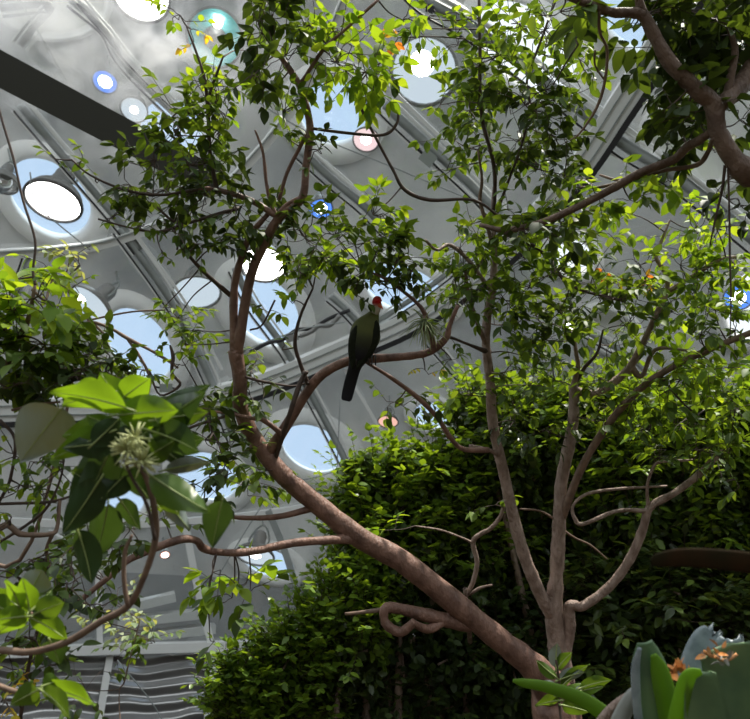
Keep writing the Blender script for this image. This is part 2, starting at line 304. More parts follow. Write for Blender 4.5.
# ------------------------------------------------------------------ lamps
def lamp(px, py, a, b, ang, glow, lab, core=None, depth_R=13.6, bell=.55, refl=None, off=(0, 0)):
    c = D(px, py, depth_R); dist = (c-CAM)@FWD; r = a/F*dist
    toc = unit(CAM-c); g = math.radians(ang)
    md = unit(-math.sin(g)*RT-math.cos(g)*UP)             # down the picture along the short axis
    ca = min(1, b/a); n = unit(ca*toc+math.sqrt(max(0, 1-ca*ca))*md)   # the mouth points down
    ax = frame_of(n, tuple(UP)); u, v, n = ax
    root = empty('dome_lamp', c, lab, 'lamp', 'round lamps hung under the ceiling')
    mb = MB(); prof = [(r*1.0, 0), (r*1.03, .0), (r*1.03, -.02*r)]
    for t in np.linspace(0, 1, 9): prof.append((r*(1.02*math.cos(t*1.25)), -r*(.03+bell*1.5*math.sin(t*1.25))))
    lathe(mb, c, ax, prof, 28); mb.build('lamp_shade', M['housing'], root)
    mb = MB(); prof = [(r*.985*math.cos(t*1.25), -r*(.01+bell*1.42*math.sin(t*1.25))) for t in np.linspace(0, 1, 9)]+[(0.001, -r*bell*1.36)]
    lathe(mb, c, ax, prof, 28); mb.build('reflector', M[refl or 'reflector'], root)
    mb = MB(); lathe(mb, c, ax, [(r*.96, .02*r), (r*1.06, .02*r), (r*1.06, -.07*r), (r*.96, -.07*r), (r*.96, .02*r)], 28); mb.build('rim', M['rim' if glow in ('white', 'warm') else 'housing'], root)
    if glow:
        mb = MB(); k = .95 if glow in LAMPM else .34
        h = -.05*r if k > .5 else -r*bell*.7
        lathe(mb, c, ax, [(r*k, h), (r*k*.7, h-.04*r), (r*k*.35, h-.06*r), (.001, h-.07*r)], 24)
        mb.build('lens' if k > .5 else 'bulb', LAMPM[glow], root)
    if core:
        mb = MB(); ov = RT*off[0]*r+UP*off[1]*r; cc = c+ov-n*(ov@n)+n*.01*r; lathe(mb, cc, ax, [(r*core*.9, -.04*r), (r*core*.7, .01*r), (r*core*.4, .03*r), (.001, .035*r)], 20); mb.build('bulb', LAMPM['bluecore' if glow == 'blue' else 'core'], root)
    h0 = -r*(bell*1.4); mb = MB(); lathe(mb, c, ax, [(.001, h0-.9*r), (r*.30, h0-.88*r), (r*.36, h0-.7*r), (r*.36, h0-.2*r), (r*.42, h0-.1*r), (r*.42, h0+.15*r), (.001, h0+.15*r)], 18); mb.build('ballast_housing', M['housing'], root)
    mb = MB(); e = c+n*(h0-.5*r)
    for s in (-1, 1): tube(mb, spline([e+u*s*r*.5+n*.3*r, e+u*s*r*.55, e+u*s*r*.3-n*.6*r, e-n*.9*r], 4), .035*r+.008, 6)
    mb.build('bracket', M['steel'], root)
    mb = MB(); top = e-n*.85*r; o2 = top-SPH; tip = SPH+unit(o2)*RC if np.linalg.norm(o2) < RC-.1 else top+np.array([0, 0, .2]); tube(mb, [top, (top+tip)/2, tip], .02, 6); mb.build('drop_rod', M['steel'], root)
lamp(141, -3, 27, 19, 10, 'white', 'large glowing white lamp cut off by the top edge, above the mist')
lamp(53, 202, 27, 17.5, 25, 'white', 'large glowing white lamp in front of the left skylight')
lamp(263, 265, 23, 16, 5, 'white', 'glowing white lamp half hidden behind the forked left stem')
lamp(105, 82, 12, 10, 25, 'blue', 'small blue-white lamp glowing in the mist', core=.62)
lamp(321, 209, 12, 8.5, -8, 'blue', 'small blue-rimmed lamp hanging between the upper branches', core=.6)
lamp(738, 298, 13, 12, 0, 'blue', 'blue-white lamp at the right edge behind leaves', core=.6)
lamp(134, 110, 13, 11, 25, 'ice', 'dim white reflector lamp just above the dark beam', core=.35)
lamp(215, 38, 27, 29.5, 0, None, 'teal glass reflector lamp behind the top left leaves', core=.20, refl='tealref', bell=.3, off=(.1, .55))
lamp(424, 72, 33, 31, 15, 'ice', 'largest pale reflector lamp with a bright spot at its top', core=.42, bell=.35, off=(-.05, .30))
lamp(366, 140, 13, 10.5, 8, 'pink', 'small pink glowing lamp at the edge of a skylight', core=.45)
lamp(388, 422, 10, 6.5, 5, 'warm', 'small warm pink lamp low behind the turaco branch', core=.3)
lamp(197, 293, 23, 15, 0, 'ice', 'pale oval reflector lamp left of the forked stem', bell=.3)
lamp(90, 306, 24, 15, 50, 'ice', 'tilted pale reflector lamp beside the left skylight', core=.25, bell=.3, off=(-.35, .35))
lamp(255, 556, 19, 12, 15, 'ice', 'pale glass lamp above the lowest skylight', core=.35, bell=.35, depth_R=12.9)
lamp(165, 555, 5, 4, 0, 'warm', 'tiny warm lamp above the pale ledges', core=.7)
lamp(569, 327, 6, 5.5, 0, 'pink', 'tiny pinkish lamp shining through leaves right of centre', core=.7)
lamp(3, 184, 14, 9, 20, None, 'unlit grey lamp at the left edge beside a skylight', bell=.7)

# small fittings fixed to the ribs
def fitting(px, py, w, h, ang, lab, name='junction_box', m='box'):
    c = D(px, py, RG-.28); g = math.radians(ang); n = unit(CAM-c); u = unit(math.cos(g)*RT-math.sin(g)*UP); v = np.cross(n, u); s = ((c-CAM)@FWD)/F
    root = empty(name, c, lab, name.replace('_', ' ')); mb = MB(); box(mb, c, (u, v, n), (w*s/2, h*s/2, .08)); mb.build('body', M[m], root, smooth=False)
    mb = MB(); tube(mb, [c+u*w*s*.4, c+u*w*s*.9-v*.03], .02, 6); tube(mb, [c-u*w*s*.4, c-u*w*s*.9+v*.03], .02, 6); tube(mb, [c-n*.05, c-n*.30], .03, 6); mb.build('clamp', M['black'], root)
fitting(428, 158, 15, 13, 40, 'olive grey square box on a dome rib right of the pink lamp')
fitting(430, 9, 8, 7, 20, 'small black box on the uppermost rib near the top edge', m='black')
fitting(292, 338, 13, 7, -15, 'small grey box beneath the dome ring left of the turaco', m='housing')
fitting(166, 388, 13, 9, 0, 'small slotted box below the left D-shaped skylight', 'vent_box')

# ------------------------------------------------------------------ mist
mm = bpy.data.materials.new('mist'); mm.use_nodes = True; nt = mm.node_tree; nt.nodes.remove(nt.nodes['Principled BSDF'])
vs = nt.nodes.new('ShaderNodeVolumeScatter'); vs.inputs['Color'].default_value = (.90, .91, 1, 1); vs.inputs['Anisotropy'].default_value = .3
tc = nt.nodes.new('ShaderNodeTexCoord'); nz = nt.nodes.new('ShaderNodeTexNoise'); nz.inputs['Scale'].default_value = 1.5; nz.inputs['Detail'].default_value = 5; nz.inputs['Distortion'].default_value = .6; nt.links.new(tc.outputs['Object'], nz.inputs[0])
rp = nt.nodes.new('ShaderNodeMapRange'); rp.inputs[1].default_value = .50; rp.inputs[2].default_value = .64; rp.inputs[3].default_value = 0; rp.inputs[4].default_value = 2.4; nt.links.new(nz.outputs[0], rp.inputs[0])
ln = nt.nodes.new('ShaderNodeVectorMath'); ln.operation = 'LENGTH'; sc_ = nt.nodes.new('ShaderNodeVectorMath'); sc_.operation = 'MULTIPLY'; sc_.inputs[1].default_value = (1/2.6, 1/1.2, 1/1.7)
cn = nt.nodes.new('ShaderNodeVectorMath'); cn.operation = 'SUBTRACT'; cn.inputs[1].default_value = (0, 0, 1.7); nt.links.new(tc.outputs['Object'], cn.inputs[0]); nt.links.new(cn.outputs[0], sc_.inputs[0]); nt.links.new(sc_.outputs[0], ln.inputs[0])
fo = nt.nodes.new('ShaderNodeMapRange'); fo.inputs[1].default_value = 1; fo.inputs[2].default_value = .25; fo.inputs[3].default_value = 0; fo.inputs[4].default_value = 1; nt.links.new(ln.outputs['Value'], fo.inputs[0])
mu = nt.nodes.new('ShaderNodeMath'); mu.operation = 'MULTIPLY'; nt.links.new(rp.outputs[0], mu.inputs[0]); nt.links.new(fo.outputs[0], mu.inputs[1]); nt.links.new(mu.outputs[0], vs.inputs['Density']); nt.links.new(vs.outputs[0], nt.nodes['Material Output'].inputs['Volume'])
mb = MB(); mc = P(110, 55, 8.6); box(mb, mc, (RT, np.array([0, 1., 0]), np.array([0, 0, 1.])), (2.6, 1.2, 1.7)); o = mb.build('mist_cloud', mm, smooth=False)
tag(o, 'wisps of white mist drifting in the upper left corner', 'mist', kind='stuff')

# ------------------------------------------------------------------ leaves
def template(rows, wid, fold=.28, curl=.16):
    us = np.linspace(0, 1, rows+2); V = [(0, 0, 0)]; Fc = []
    for u in us[1:-1]:
        w = wid*math.sin(math.pi*u**.85)**.8*(1.05-.25*u); z = -curl*u*u
        V += [(-w, u, z+fold*w), (0, u, z), (w, u, z+fold*w)]
    V.append((0, 1, -curl)); k = len(V)-1
    Fc += [(0, 2, 1), (0, 3, 2)]
    for r in range(rows-1):
        a = 1+3*r; Fc += [(a, a+1, a+4, a+3), (a+1, a+2, a+5, a+4)]
    a = 1+3*(rows-1); Fc += [(a, a+1, k), (a+1, a+2, k)]
    return np.array(V, float), Fc
T_POINT = template(3, .29); T_WIDE = template(3, .33); T_ROUND = template(2, .36, .15, .1); T_BIG = template(9, .30, .2, .22); T_SMALL = template(2, .26, .25, .12)
def put_leaves(mb, tpl, pos, d, nrm, L, m=0):
    pos = np.asarray(pos, float); d = np.asarray(d, float); nrm = np.asarray(nrm, float); L = np.asarray(L, float)
    d = d/np.linalg.norm(d, axis=1, keepdims=True); s = np.cross(d, nrm); s /= np.linalg.norm(s, axis=1, keepdims=True)+1e-9; n = np.cross(s, d)
    T, Fc = tpl; N = len(pos); k = len(T)
    wv = 1+.35*(rng.random(N)-.5)
    V = pos[:, None]+L[:, None, None]*(T[None, :, 0:1]*wv[:, None, None]*s[:, None]+T[None, :, 1:2]*d[:, None]+T[None, :, 2:3]*n[:, None])
    base = mb.n; mb.v.append(V.reshape(-1, 3)); mb.n += N*k
    Fa = [np.array(f) for f in Fc]
    for i in range(N):
        o = base+i*k
        for f in Fc: mb.f.append(tuple(j+o for j in f))
    mb.m += [m]*(N*len(Fc))
def rv(): v = rng.normal(size=3); return v/np.linalg.norm(v)
def twiggy(mb, start, d, length, L, tpl, droop=.5, step=.55, tm=1, r=.0022, face=None):
    # a shoot with alternating leaves
    n = max(3, int(length/(L*step))); p = np.array(start, float); d = unit(np.asarray(d, float)); pts = [p.copy()]; pos = []; dr = []; nr = []; Ls = []
    side = unit(np.cross(d, [0, 0, 1])+.3*rv())
    for i in range(n):
        d = unit(d+.16*rv()+np.array([0, 0, -.05*droop])); p = p+d*length/n; pts.append(p.copy())
        for s in ((1, -1) if rng.random() < .45 else ((1,) if i % 2 else (-1,))):
            pos.append(p.copy()); dr.append(unit(.45*d+s*side*.8+np.array([0, 0, -droop])*(.4+.9*rng.random())+.3*rv())); nr.append(unit(np.array([0, -.25, 1.])+.55*rv())); Ls.append(L*(.55+.6*rng.random()))
    pos.append(p); dr.append(unit(d+np.array([0, 0, -droop*.5]))); nr.append(unit(np.array([0, -.2, 1.])+.4*rv())); Ls.append(L*.9)
    tube(mb, pts, np.linspace(r, r*.5, len(pts)), 4, tm, cap=False); put_leaves(mb, tpl, pos, dr, nr, Ls)

class Tree:
    def __init__(s, name, base, lab, cat, bark='bark', group=None):
        s.root = empty(name, base, lab, cat, group); s.bark = bark; s.pts = []; s.nb = 0; s.ns = 0
    def limb(s, pts, d0, d1, name='branch', m=None, pre=None, sides=10, k=5, knot=.10, wob=0.):
        # pts: (px, py, width px); depth runs from d0 to d1
        n = len(pts); q = []
        ds = np.linspace(d0, d1, n) if not isinstance(d0, (list, tuple)) else d0
        for (x, y, w), d in zip(pts, ds): q.append([*P(x, y, d), w/2*d/F])
        if s.pts:                                    # limbs start and end inside the wood they grow from
            for e, sg in ((0, 1), (n-1, -1)):
                a, z, dist = s.nearest(pts[e][0], pts[e][1])
                if dist < max(8, min(15, pts[e][2]*1.6)) and abs(z-ds[e]) < .6:
                    for j in range(min(3, n)):
                        i = e+sg*j; k_ = (1, .6, .25)[j]; d = ds[i]+(z-ds[e])*k_; q[i] = [*P(pts[i][0], pts[i][1], d), pts[i][2]/2*d/F]
                    if e == 0: q.insert(0, [*a, q[0][3]*.9])
                    else: q.append([*a, q[-1][3]*.9])
        if pre is not None: q = [list(a) for a in pre]+q
        q = spline(q, k); r = np.maximum(q[:, 3], .001)*(1+knot*rng.normal(size=len(q))*.35)
        mb = MB(); tube(mb, q[:, :3], r, sides, rough=.06 if r.max() > .01 else 0); o = mb.build(name, M[m or s.bark], s.root)
        s.pts.append(q[:, :3]); s.nb += 1; return o
    def nearest(s, x, y):
        A = np.vstack(s.pts); rel = A-CAM; z = rel@FWD; u = 375+F*(rel@RT)/z; v = 359.5-F*(rel@UP)/z
        i = np.argmin((u-x)**2+(v-y)**2); return A[i], z[i], math.hypot(u[i]-x, v[i]-y)
    def spray(s, x, y, rx, ry, n, tone, size=13, tpl=T_POINT, droop=.6, depth=None, link=True, name='leaf_spray', dz=.0):
        a, z, dist = s.nearest(x, y) if s.pts else (None, depth, 0)
        dep = depth if depth else z+dz+rng.normal()*.12
        c = P(x, y, dep); px = dep/F; mb = MB(); R = np.array([rx, ry])*px
        starts = []; size *= 1.12; n = max(n, int(n*1.45))
        for i in range(n):
            t = rng.random()*2*math.pi; k = math.sqrt(rng.random())
            off = RT*math.cos(t)*k*R[0]*.75+UP*math.sin(t)*k*R[1]*.75+FWD*rng.normal()*.5*min(R)
            st = c+off; starts.append(st)
            d = unit(unit(off+1e-4)*.6+.7*rv()+np.array([0, 0, .1]))
            twiggy(mb, st, d, min(R[0], R[1]*1.4)*(.5+.5*rng.random())+size*px*.8, size*px, tpl, droop)
        if link and a is not None:
            mid = (a+c)/2+rv()*.06*np.linalg.norm(a-c); tube(mb, spline([a, mid, c], 4), np.linspace(.0042, .0025, 9), 5, 1, cap=False)
        if n > 1 or link:
            for st in starts:
                mid = (st+c)/2+rv()*.15*np.linalg.norm(st-c); tube(mb, spline([c, mid, st], 3), .0019, 4, 1, cap=False)
        s.ns += 1
        return mb.build(name, [LEAF[tone], M['twig']], s.root)

# ------------------------------------------------------------------ main tree
B0 = P(560, 700, 3.4); base = np.array([B0[0]+.03, B0[1]+.02, 0])
T = Tree('leaning_tree', base, 'reddish-barked tree leaning left across the view, turaco perched on its branch', 'tree')
T.limb([(556,712,46),(548,684,34),(530,664,27),(500,640,24),(455,603,23),(400,560,22),(360,538,21),(318,505,20),(285,477,18),(262,450,17),(248,427,16),(240,405,15),(240,380,14),(235,350,14)], 3.4, 3.05, 'trunk', pre=[(*base, .15), (base[0], base[1], .7, .13)], sides=14, knot=.10)
T.limb([(236,352,13),(234,330,9),(234,290,8),(240,262,7),(250,236,6),(268,214,5)], 3.05, 2.98)
T.limb([(237,350,13),(240,335,11),(251,275,10),(268,236,10),(279,218,9),(302,198,8),(306,166,8),(310,127,8),(301,90,7),(290,70,6),(275,50,4)], 3.05, 2.85)
T.limb([(267,455,12),(283,431,11),(310,388,10),(327,371,10),(353,360,9.5),(383,358,9),(417,355,8),(433,350,7.5),(446,338,7),(450,324,5),(458,305,4)], 3.12, 2.98)
T.limb([(434,347,7),(427,320,5),(417,303,4),(387,280,3),(365,270,2)], 3.0, 2.95)
T.limb([(366,362,3),(390,377,4),(417,397,5),(437,417,5),(450,437,5),(463,449,5),(488,450,6)], 3.02, 3.4)
T.limb([(308,384,5),(300,363,4),(295,343,4),(300,317,3),(313,288,2)], 3.05, 2.98, m='twig')
T.limb([(274,464,4),(284,450,4),(290,413,5),(300,383,5),(306,373,4)], 3.0, 3.04, m='twig')
T.limb([(281,433,6),(263,420,5),(250,418,4),(215,412,3),(190,425,2)], 3.05, 2.95)
T.limb([(358,538,12),(330,540,9),(293,543,8),(249,552,8),(217,552,7),(203,548,8),(197,541,7),(184,539,8),(163,545,8),(130,559,7),(110,576,6),(72,607,5)], 3.15, 2.5)
T.limb([(312,508,7),(282,516,6),(253,518,5),(225,516,4),(200,508,3)], 3.1, 2.95)
T.limb([(465,624,15),(430,616,13),(395,608,11),(385,609,10),(384,618,9),(388,626,10),(400,632,10),(410,626,9),(414,621,7)], 3.22, 3.15)
T.limb([(414,624,7),(427,629,9),(440,624,8),(452,612,6)], 3.18, 3.3)
T.limb([(387,609,5),(365,612,4),(345,614,3)], 3.18, 3.2, m='vine')
T.limb([(302,197,5),(287,205,5),(277,217,6)], 2.95, 2.98); T.limb([(279,200,4),(287,173,4),(300,147,4),(308,130,3)], 2.95, 2.9)
T.limb([(275,214,5),(267,187,4),(263,153,3),(255,130,2)], 2.98, 2.9); T.limb([(276,216,6),(250,200,6),(217,190,5),(195,188,3)], 2.98, 2.9)
T.limb([(187,27,2),(203,73,3),(208,110,4),(210,153,4),(217,190,5)], 2.8, 2.92, m='twig'); T.limb([(223,57,2),(210,93,3),(208,115,3)], 2.8, 2.85, m='twig')
T.limb([(303,80,4),(323,50,4),(347,28,3),(378,0,3)], 2.88, 2.8); T.limb([(309,128,3),(347,133,3),(383,135,3),(397,123,3),(398,107,2)], 2.9, 2.9, m='twig')
T.limb([(358,85,2),(362,110,3),(377,140,3),(393,170,3),(405,190,4),(430,200,4),(473,200,3),(500,217,3)], 2.9, 3.1, m='twig')
T.limb([(72,160,2),(90,175,2),(125,190,3),(160,195,3),(195,190,4)], 2.7, 2.9, m='twig'); T.limb([(98,219,2),(127,227,2),(157,232,3),(182,225,3),(215,215,4),(240,208,4)], 2.7, 2.95, m='twig')
T.limb([(157,207,2),(170,219,3),(180,224,3)], 2.8, 2.85, m='twig'); T.limb([(180,245,3),(200,268,4),(230,295,5)], 2.85, 3.03, m='twig')
T.limb([(177,250,2),(182,225,2)], 2.85, 2.85, m='twig'); T.limb([(207,405,2),(210,427,2),(218,442,2)], 2.95, 2.9, m='twig'); T.limb([(170,436,2),(200,424,3),(223,417,3),(241,410,4)], 2.8, 3.03, m='twig')
T.limb([(250,330,2),(262,325,2),(275,300,2)], 3.03, 3.0, m='twig'); T.limb([(242,372,3),(256,380,3),(290,386,2),(307,383,2)], 3.05, 3.0, m='twig')
T.limb([(355,367,2),(348,395,1.5),(400,330,1.5)][:2], 3.05, 3.05, m='twig')
# leaf sprays of the main tree
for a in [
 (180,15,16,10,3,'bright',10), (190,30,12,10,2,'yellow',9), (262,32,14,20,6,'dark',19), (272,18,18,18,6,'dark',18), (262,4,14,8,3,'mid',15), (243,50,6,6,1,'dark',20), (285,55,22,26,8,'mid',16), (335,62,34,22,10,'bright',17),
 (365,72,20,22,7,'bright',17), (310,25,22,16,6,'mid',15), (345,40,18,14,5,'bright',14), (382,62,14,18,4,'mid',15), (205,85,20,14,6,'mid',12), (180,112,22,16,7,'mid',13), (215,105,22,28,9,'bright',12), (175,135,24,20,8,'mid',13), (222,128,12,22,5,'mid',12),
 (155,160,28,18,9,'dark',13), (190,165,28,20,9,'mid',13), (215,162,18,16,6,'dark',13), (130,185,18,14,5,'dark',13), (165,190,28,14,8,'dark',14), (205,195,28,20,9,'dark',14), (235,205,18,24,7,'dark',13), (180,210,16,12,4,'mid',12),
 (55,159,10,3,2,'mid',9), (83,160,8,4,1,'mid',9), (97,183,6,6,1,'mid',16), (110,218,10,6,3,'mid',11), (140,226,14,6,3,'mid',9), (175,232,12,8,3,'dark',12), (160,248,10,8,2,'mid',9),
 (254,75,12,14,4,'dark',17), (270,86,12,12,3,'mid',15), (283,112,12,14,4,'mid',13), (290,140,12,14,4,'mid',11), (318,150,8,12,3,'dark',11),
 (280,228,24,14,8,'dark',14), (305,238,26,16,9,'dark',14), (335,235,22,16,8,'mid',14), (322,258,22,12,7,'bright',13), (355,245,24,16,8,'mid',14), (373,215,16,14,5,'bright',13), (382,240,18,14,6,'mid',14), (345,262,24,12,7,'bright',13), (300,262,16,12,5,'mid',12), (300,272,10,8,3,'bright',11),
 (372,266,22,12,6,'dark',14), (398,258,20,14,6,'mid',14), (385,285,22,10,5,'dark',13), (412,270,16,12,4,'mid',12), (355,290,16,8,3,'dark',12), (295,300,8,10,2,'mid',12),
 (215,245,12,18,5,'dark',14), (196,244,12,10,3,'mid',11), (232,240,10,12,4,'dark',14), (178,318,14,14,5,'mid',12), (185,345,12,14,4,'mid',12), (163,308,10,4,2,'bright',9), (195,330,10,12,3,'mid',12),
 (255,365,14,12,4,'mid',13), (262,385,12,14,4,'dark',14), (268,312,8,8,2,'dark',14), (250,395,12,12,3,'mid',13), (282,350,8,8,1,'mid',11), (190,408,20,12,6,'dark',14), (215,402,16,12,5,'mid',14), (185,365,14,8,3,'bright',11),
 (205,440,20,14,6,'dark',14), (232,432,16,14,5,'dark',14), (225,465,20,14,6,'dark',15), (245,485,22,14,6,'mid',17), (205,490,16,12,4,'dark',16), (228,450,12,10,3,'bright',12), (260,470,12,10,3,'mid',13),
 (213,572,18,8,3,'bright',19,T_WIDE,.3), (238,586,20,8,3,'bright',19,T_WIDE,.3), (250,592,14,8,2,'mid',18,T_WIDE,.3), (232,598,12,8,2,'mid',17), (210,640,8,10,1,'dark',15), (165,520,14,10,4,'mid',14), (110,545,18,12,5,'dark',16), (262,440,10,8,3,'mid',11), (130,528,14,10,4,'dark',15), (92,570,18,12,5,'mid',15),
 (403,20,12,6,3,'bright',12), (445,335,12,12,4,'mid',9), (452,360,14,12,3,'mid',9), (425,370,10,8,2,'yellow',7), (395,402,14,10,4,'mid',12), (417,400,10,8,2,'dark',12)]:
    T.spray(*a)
# air plant hanging from the bird's branch
def grass_tuft(name, c, lab, n, L, matl, cat, down=.6, base=None):
    root = empty(name, c, lab, cat); mb = MB()
    for i in range(n):
        d = unit(rv()+np.array([0, 0, -down])); p = np.array(c)+rv()*L*.12; pts = [p]
        for k in range(4): d = unit(d+np.array([0, 0, -.25])+.15*rv()); pts.append(pts[-1]+d*L/4)
        tube(mb, pts, np.linspace(.004, .0008, 5), 4, 0)
    mb.build('leaf_blades', matl, root); mb = MB(); tube(mb, [np.array(c)+[0, 0, .05], np.array(c), np.array(c)-[0, 0, .05]], [.006, .016, .008], 8); mb.build('stem', M['vine'], root)
grass_tuft('air_plant', P(425, 322, 2.98), 'grey-brown spiky air plant hanging right of the turaco', 60, .13, LEAF['pale'], 'air plant')

# right hand stems: a second tree rising from the same foot
B1 = P(568, 700, 3.6); base = np.array([B1[0], B1[1], 0])
T = Tree('forking_tree', base, 'pale grey-brown tree with several upright forking stems right of centre', 'tree', 'greybark')
T.limb([(566,712,24),(562,670,22),(557,640,19),(554,612,18),(556,580,14),(558,546,14),(560,500,12),(562,478,12),(572,430,11),(574,402,10),(573,386,9)], 3.6, 3.7, 'trunk', pre=[(*base, .11), (base[0], base[1], .7, .09)], sides=14)
T.limb([(553,616,14),(545,604,13),(534,580,13),(523,552,13),(513,515,12),(503,470,11),(493,425,11),(490,380,10),(486,345,9),(488,310,9),(493,288,8),(494,250,6),(493,207,4),(494,187,3)], 3.6, 3.5)
T.limb([(562,668,16),(567,645,12),(570,625,12),(569,608,11),(574,605,10),(583,606,9),(610,586,9),(630,559,9),(643,529,8.5),(650,507,8),(673,494,7),(697,476,6.5),(713,460,6),(728,447,4)], 3.62, 3.5)
T.limb([(561,520,8),(577,478,8),(593,447,7.5),(617,413,7.5),(647,383,7),(680,363,7),(713,348,6.5),(750,333,6),(790,318,6)], 3.6, 3.2, m='vine')
T.limb([(575,390,8),(585,393,8),(597,393,8),(613,383,8),(630,367,8),(643,343,6),(657,313,6),(667,290,5),(665,272,5),(656,257,4),(662,240,3),(670,220,2)], 3.68, 3.5)
T.limb([(667,292,5),(687,280,5),(720,260,4),(750,257,3),(780,260,2)], 3.52, 3.4); T.limb([(632,368,7),(642,376,5),(652,372,4),(655,350,4),(683,350,3),(700,355,2)], 3.66, 3.6)
T.limb([(573,388,7),(578,367,5),(576,352,4),(575,337,3),(582,328,2)], 3.7, 3.65); T.limb([(575,384,4),(585,367,4),(597,353,3),(603,330,2)], 3.7, 3.65, m='twig')
T.limb([(488,350,6),(480,330,4),(470,300,4),(465,270,3)], 3.5, 3.45, m='vine'); T.limb([(494,250,5),(487,225,4),(480,200,4),(482,180,3),(478,150,2)], 3.5, 3.4, m='vine')
T.limb([(493,215,4),(495,187,4),(493,160,4),(483,123,4),(480,90,4),(480,50,3.5),(479,-5,3)], 3.5, 3.2, m='twig')
T.limb([(494,222,4),(505,190,3),(520,150,3),(530,110,3),(527,80,2.5),(540,43,2.5),(557,-3,2)], 3.5, 3.2, m='twig')
T.limb([(649,508,5),(647,492,3),(649,478,3),(657,463,3),(675,461,3),(693,460,2)], 3.52, 3.5); T.limb([(644,511,5),(628,510,4),(613,512,4),(583,524,4),(575,519,4),(573,506,3),(587,494,3.5),(617,489,3),(667,486,2)], 3.52, 3.6)
T.limb([(560,528,3),(575,538,2),(590,545,2),(607,559,1.5)], 3.65, 3.7, m='vine'); T.limb([(556,520,3),(540,511,2),(520,509,2)], 3.65, 3.6, m='vine')
T.limb([(488,352,6),(470,345,3),(450,337,3)], 3.5, 3.3, m='twig'); T.limb([(490,290,5),(470,262,4),(450,245,4),(437,250,3),(425,240,3)], 3.5, 3.3)
T.limb([(498,455,4),(489,450,4),(470,446,4)], 3.5, 3.4); T.limb([(660,375,3),(680,400,2),(697,415,2)], 3.4, 3.4, m='twig'); T.limb([(497,230,5),(540,250,4),(570,285,3),(620,300,3)], 3.5, 3.4, m='twig')
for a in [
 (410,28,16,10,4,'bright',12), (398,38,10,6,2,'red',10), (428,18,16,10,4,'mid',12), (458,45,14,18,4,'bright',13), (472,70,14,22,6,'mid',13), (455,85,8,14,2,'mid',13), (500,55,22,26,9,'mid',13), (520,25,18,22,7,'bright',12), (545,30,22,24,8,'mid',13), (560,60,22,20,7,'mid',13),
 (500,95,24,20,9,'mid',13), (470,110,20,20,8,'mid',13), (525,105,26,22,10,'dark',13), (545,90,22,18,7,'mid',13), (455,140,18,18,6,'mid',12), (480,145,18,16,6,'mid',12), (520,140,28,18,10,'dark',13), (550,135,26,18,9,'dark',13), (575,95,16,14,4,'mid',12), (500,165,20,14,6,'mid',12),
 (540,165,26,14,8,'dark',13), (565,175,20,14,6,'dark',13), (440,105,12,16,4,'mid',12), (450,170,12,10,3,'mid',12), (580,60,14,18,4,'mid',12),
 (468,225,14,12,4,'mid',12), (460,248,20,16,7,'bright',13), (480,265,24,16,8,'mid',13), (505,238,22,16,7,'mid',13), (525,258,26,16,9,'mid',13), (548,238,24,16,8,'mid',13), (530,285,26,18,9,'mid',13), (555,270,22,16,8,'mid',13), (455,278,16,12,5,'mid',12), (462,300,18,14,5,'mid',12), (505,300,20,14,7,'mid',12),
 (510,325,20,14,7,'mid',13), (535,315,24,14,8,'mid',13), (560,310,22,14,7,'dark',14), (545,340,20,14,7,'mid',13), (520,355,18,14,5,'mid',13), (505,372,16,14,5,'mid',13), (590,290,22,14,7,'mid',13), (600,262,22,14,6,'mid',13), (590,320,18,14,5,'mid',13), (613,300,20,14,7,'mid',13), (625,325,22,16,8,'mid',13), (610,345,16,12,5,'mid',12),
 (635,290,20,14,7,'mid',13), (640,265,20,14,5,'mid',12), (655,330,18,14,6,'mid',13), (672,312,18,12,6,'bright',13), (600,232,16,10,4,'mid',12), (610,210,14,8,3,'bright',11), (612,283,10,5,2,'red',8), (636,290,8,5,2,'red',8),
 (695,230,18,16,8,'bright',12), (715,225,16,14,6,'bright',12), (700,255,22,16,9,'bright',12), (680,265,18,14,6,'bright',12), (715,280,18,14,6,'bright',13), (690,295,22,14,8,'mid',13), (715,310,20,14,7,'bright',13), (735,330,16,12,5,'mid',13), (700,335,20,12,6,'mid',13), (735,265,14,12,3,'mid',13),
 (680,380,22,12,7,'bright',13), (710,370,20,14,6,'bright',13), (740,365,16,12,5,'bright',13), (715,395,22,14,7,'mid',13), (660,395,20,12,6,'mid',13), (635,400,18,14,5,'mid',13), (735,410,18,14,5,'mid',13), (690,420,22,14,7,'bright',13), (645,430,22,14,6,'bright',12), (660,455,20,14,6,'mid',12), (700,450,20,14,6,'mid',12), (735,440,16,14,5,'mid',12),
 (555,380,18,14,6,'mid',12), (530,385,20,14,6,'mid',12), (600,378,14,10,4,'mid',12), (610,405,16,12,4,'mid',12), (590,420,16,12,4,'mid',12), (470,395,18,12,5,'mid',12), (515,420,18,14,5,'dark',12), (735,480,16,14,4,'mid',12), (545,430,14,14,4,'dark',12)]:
    T.spray(*a)

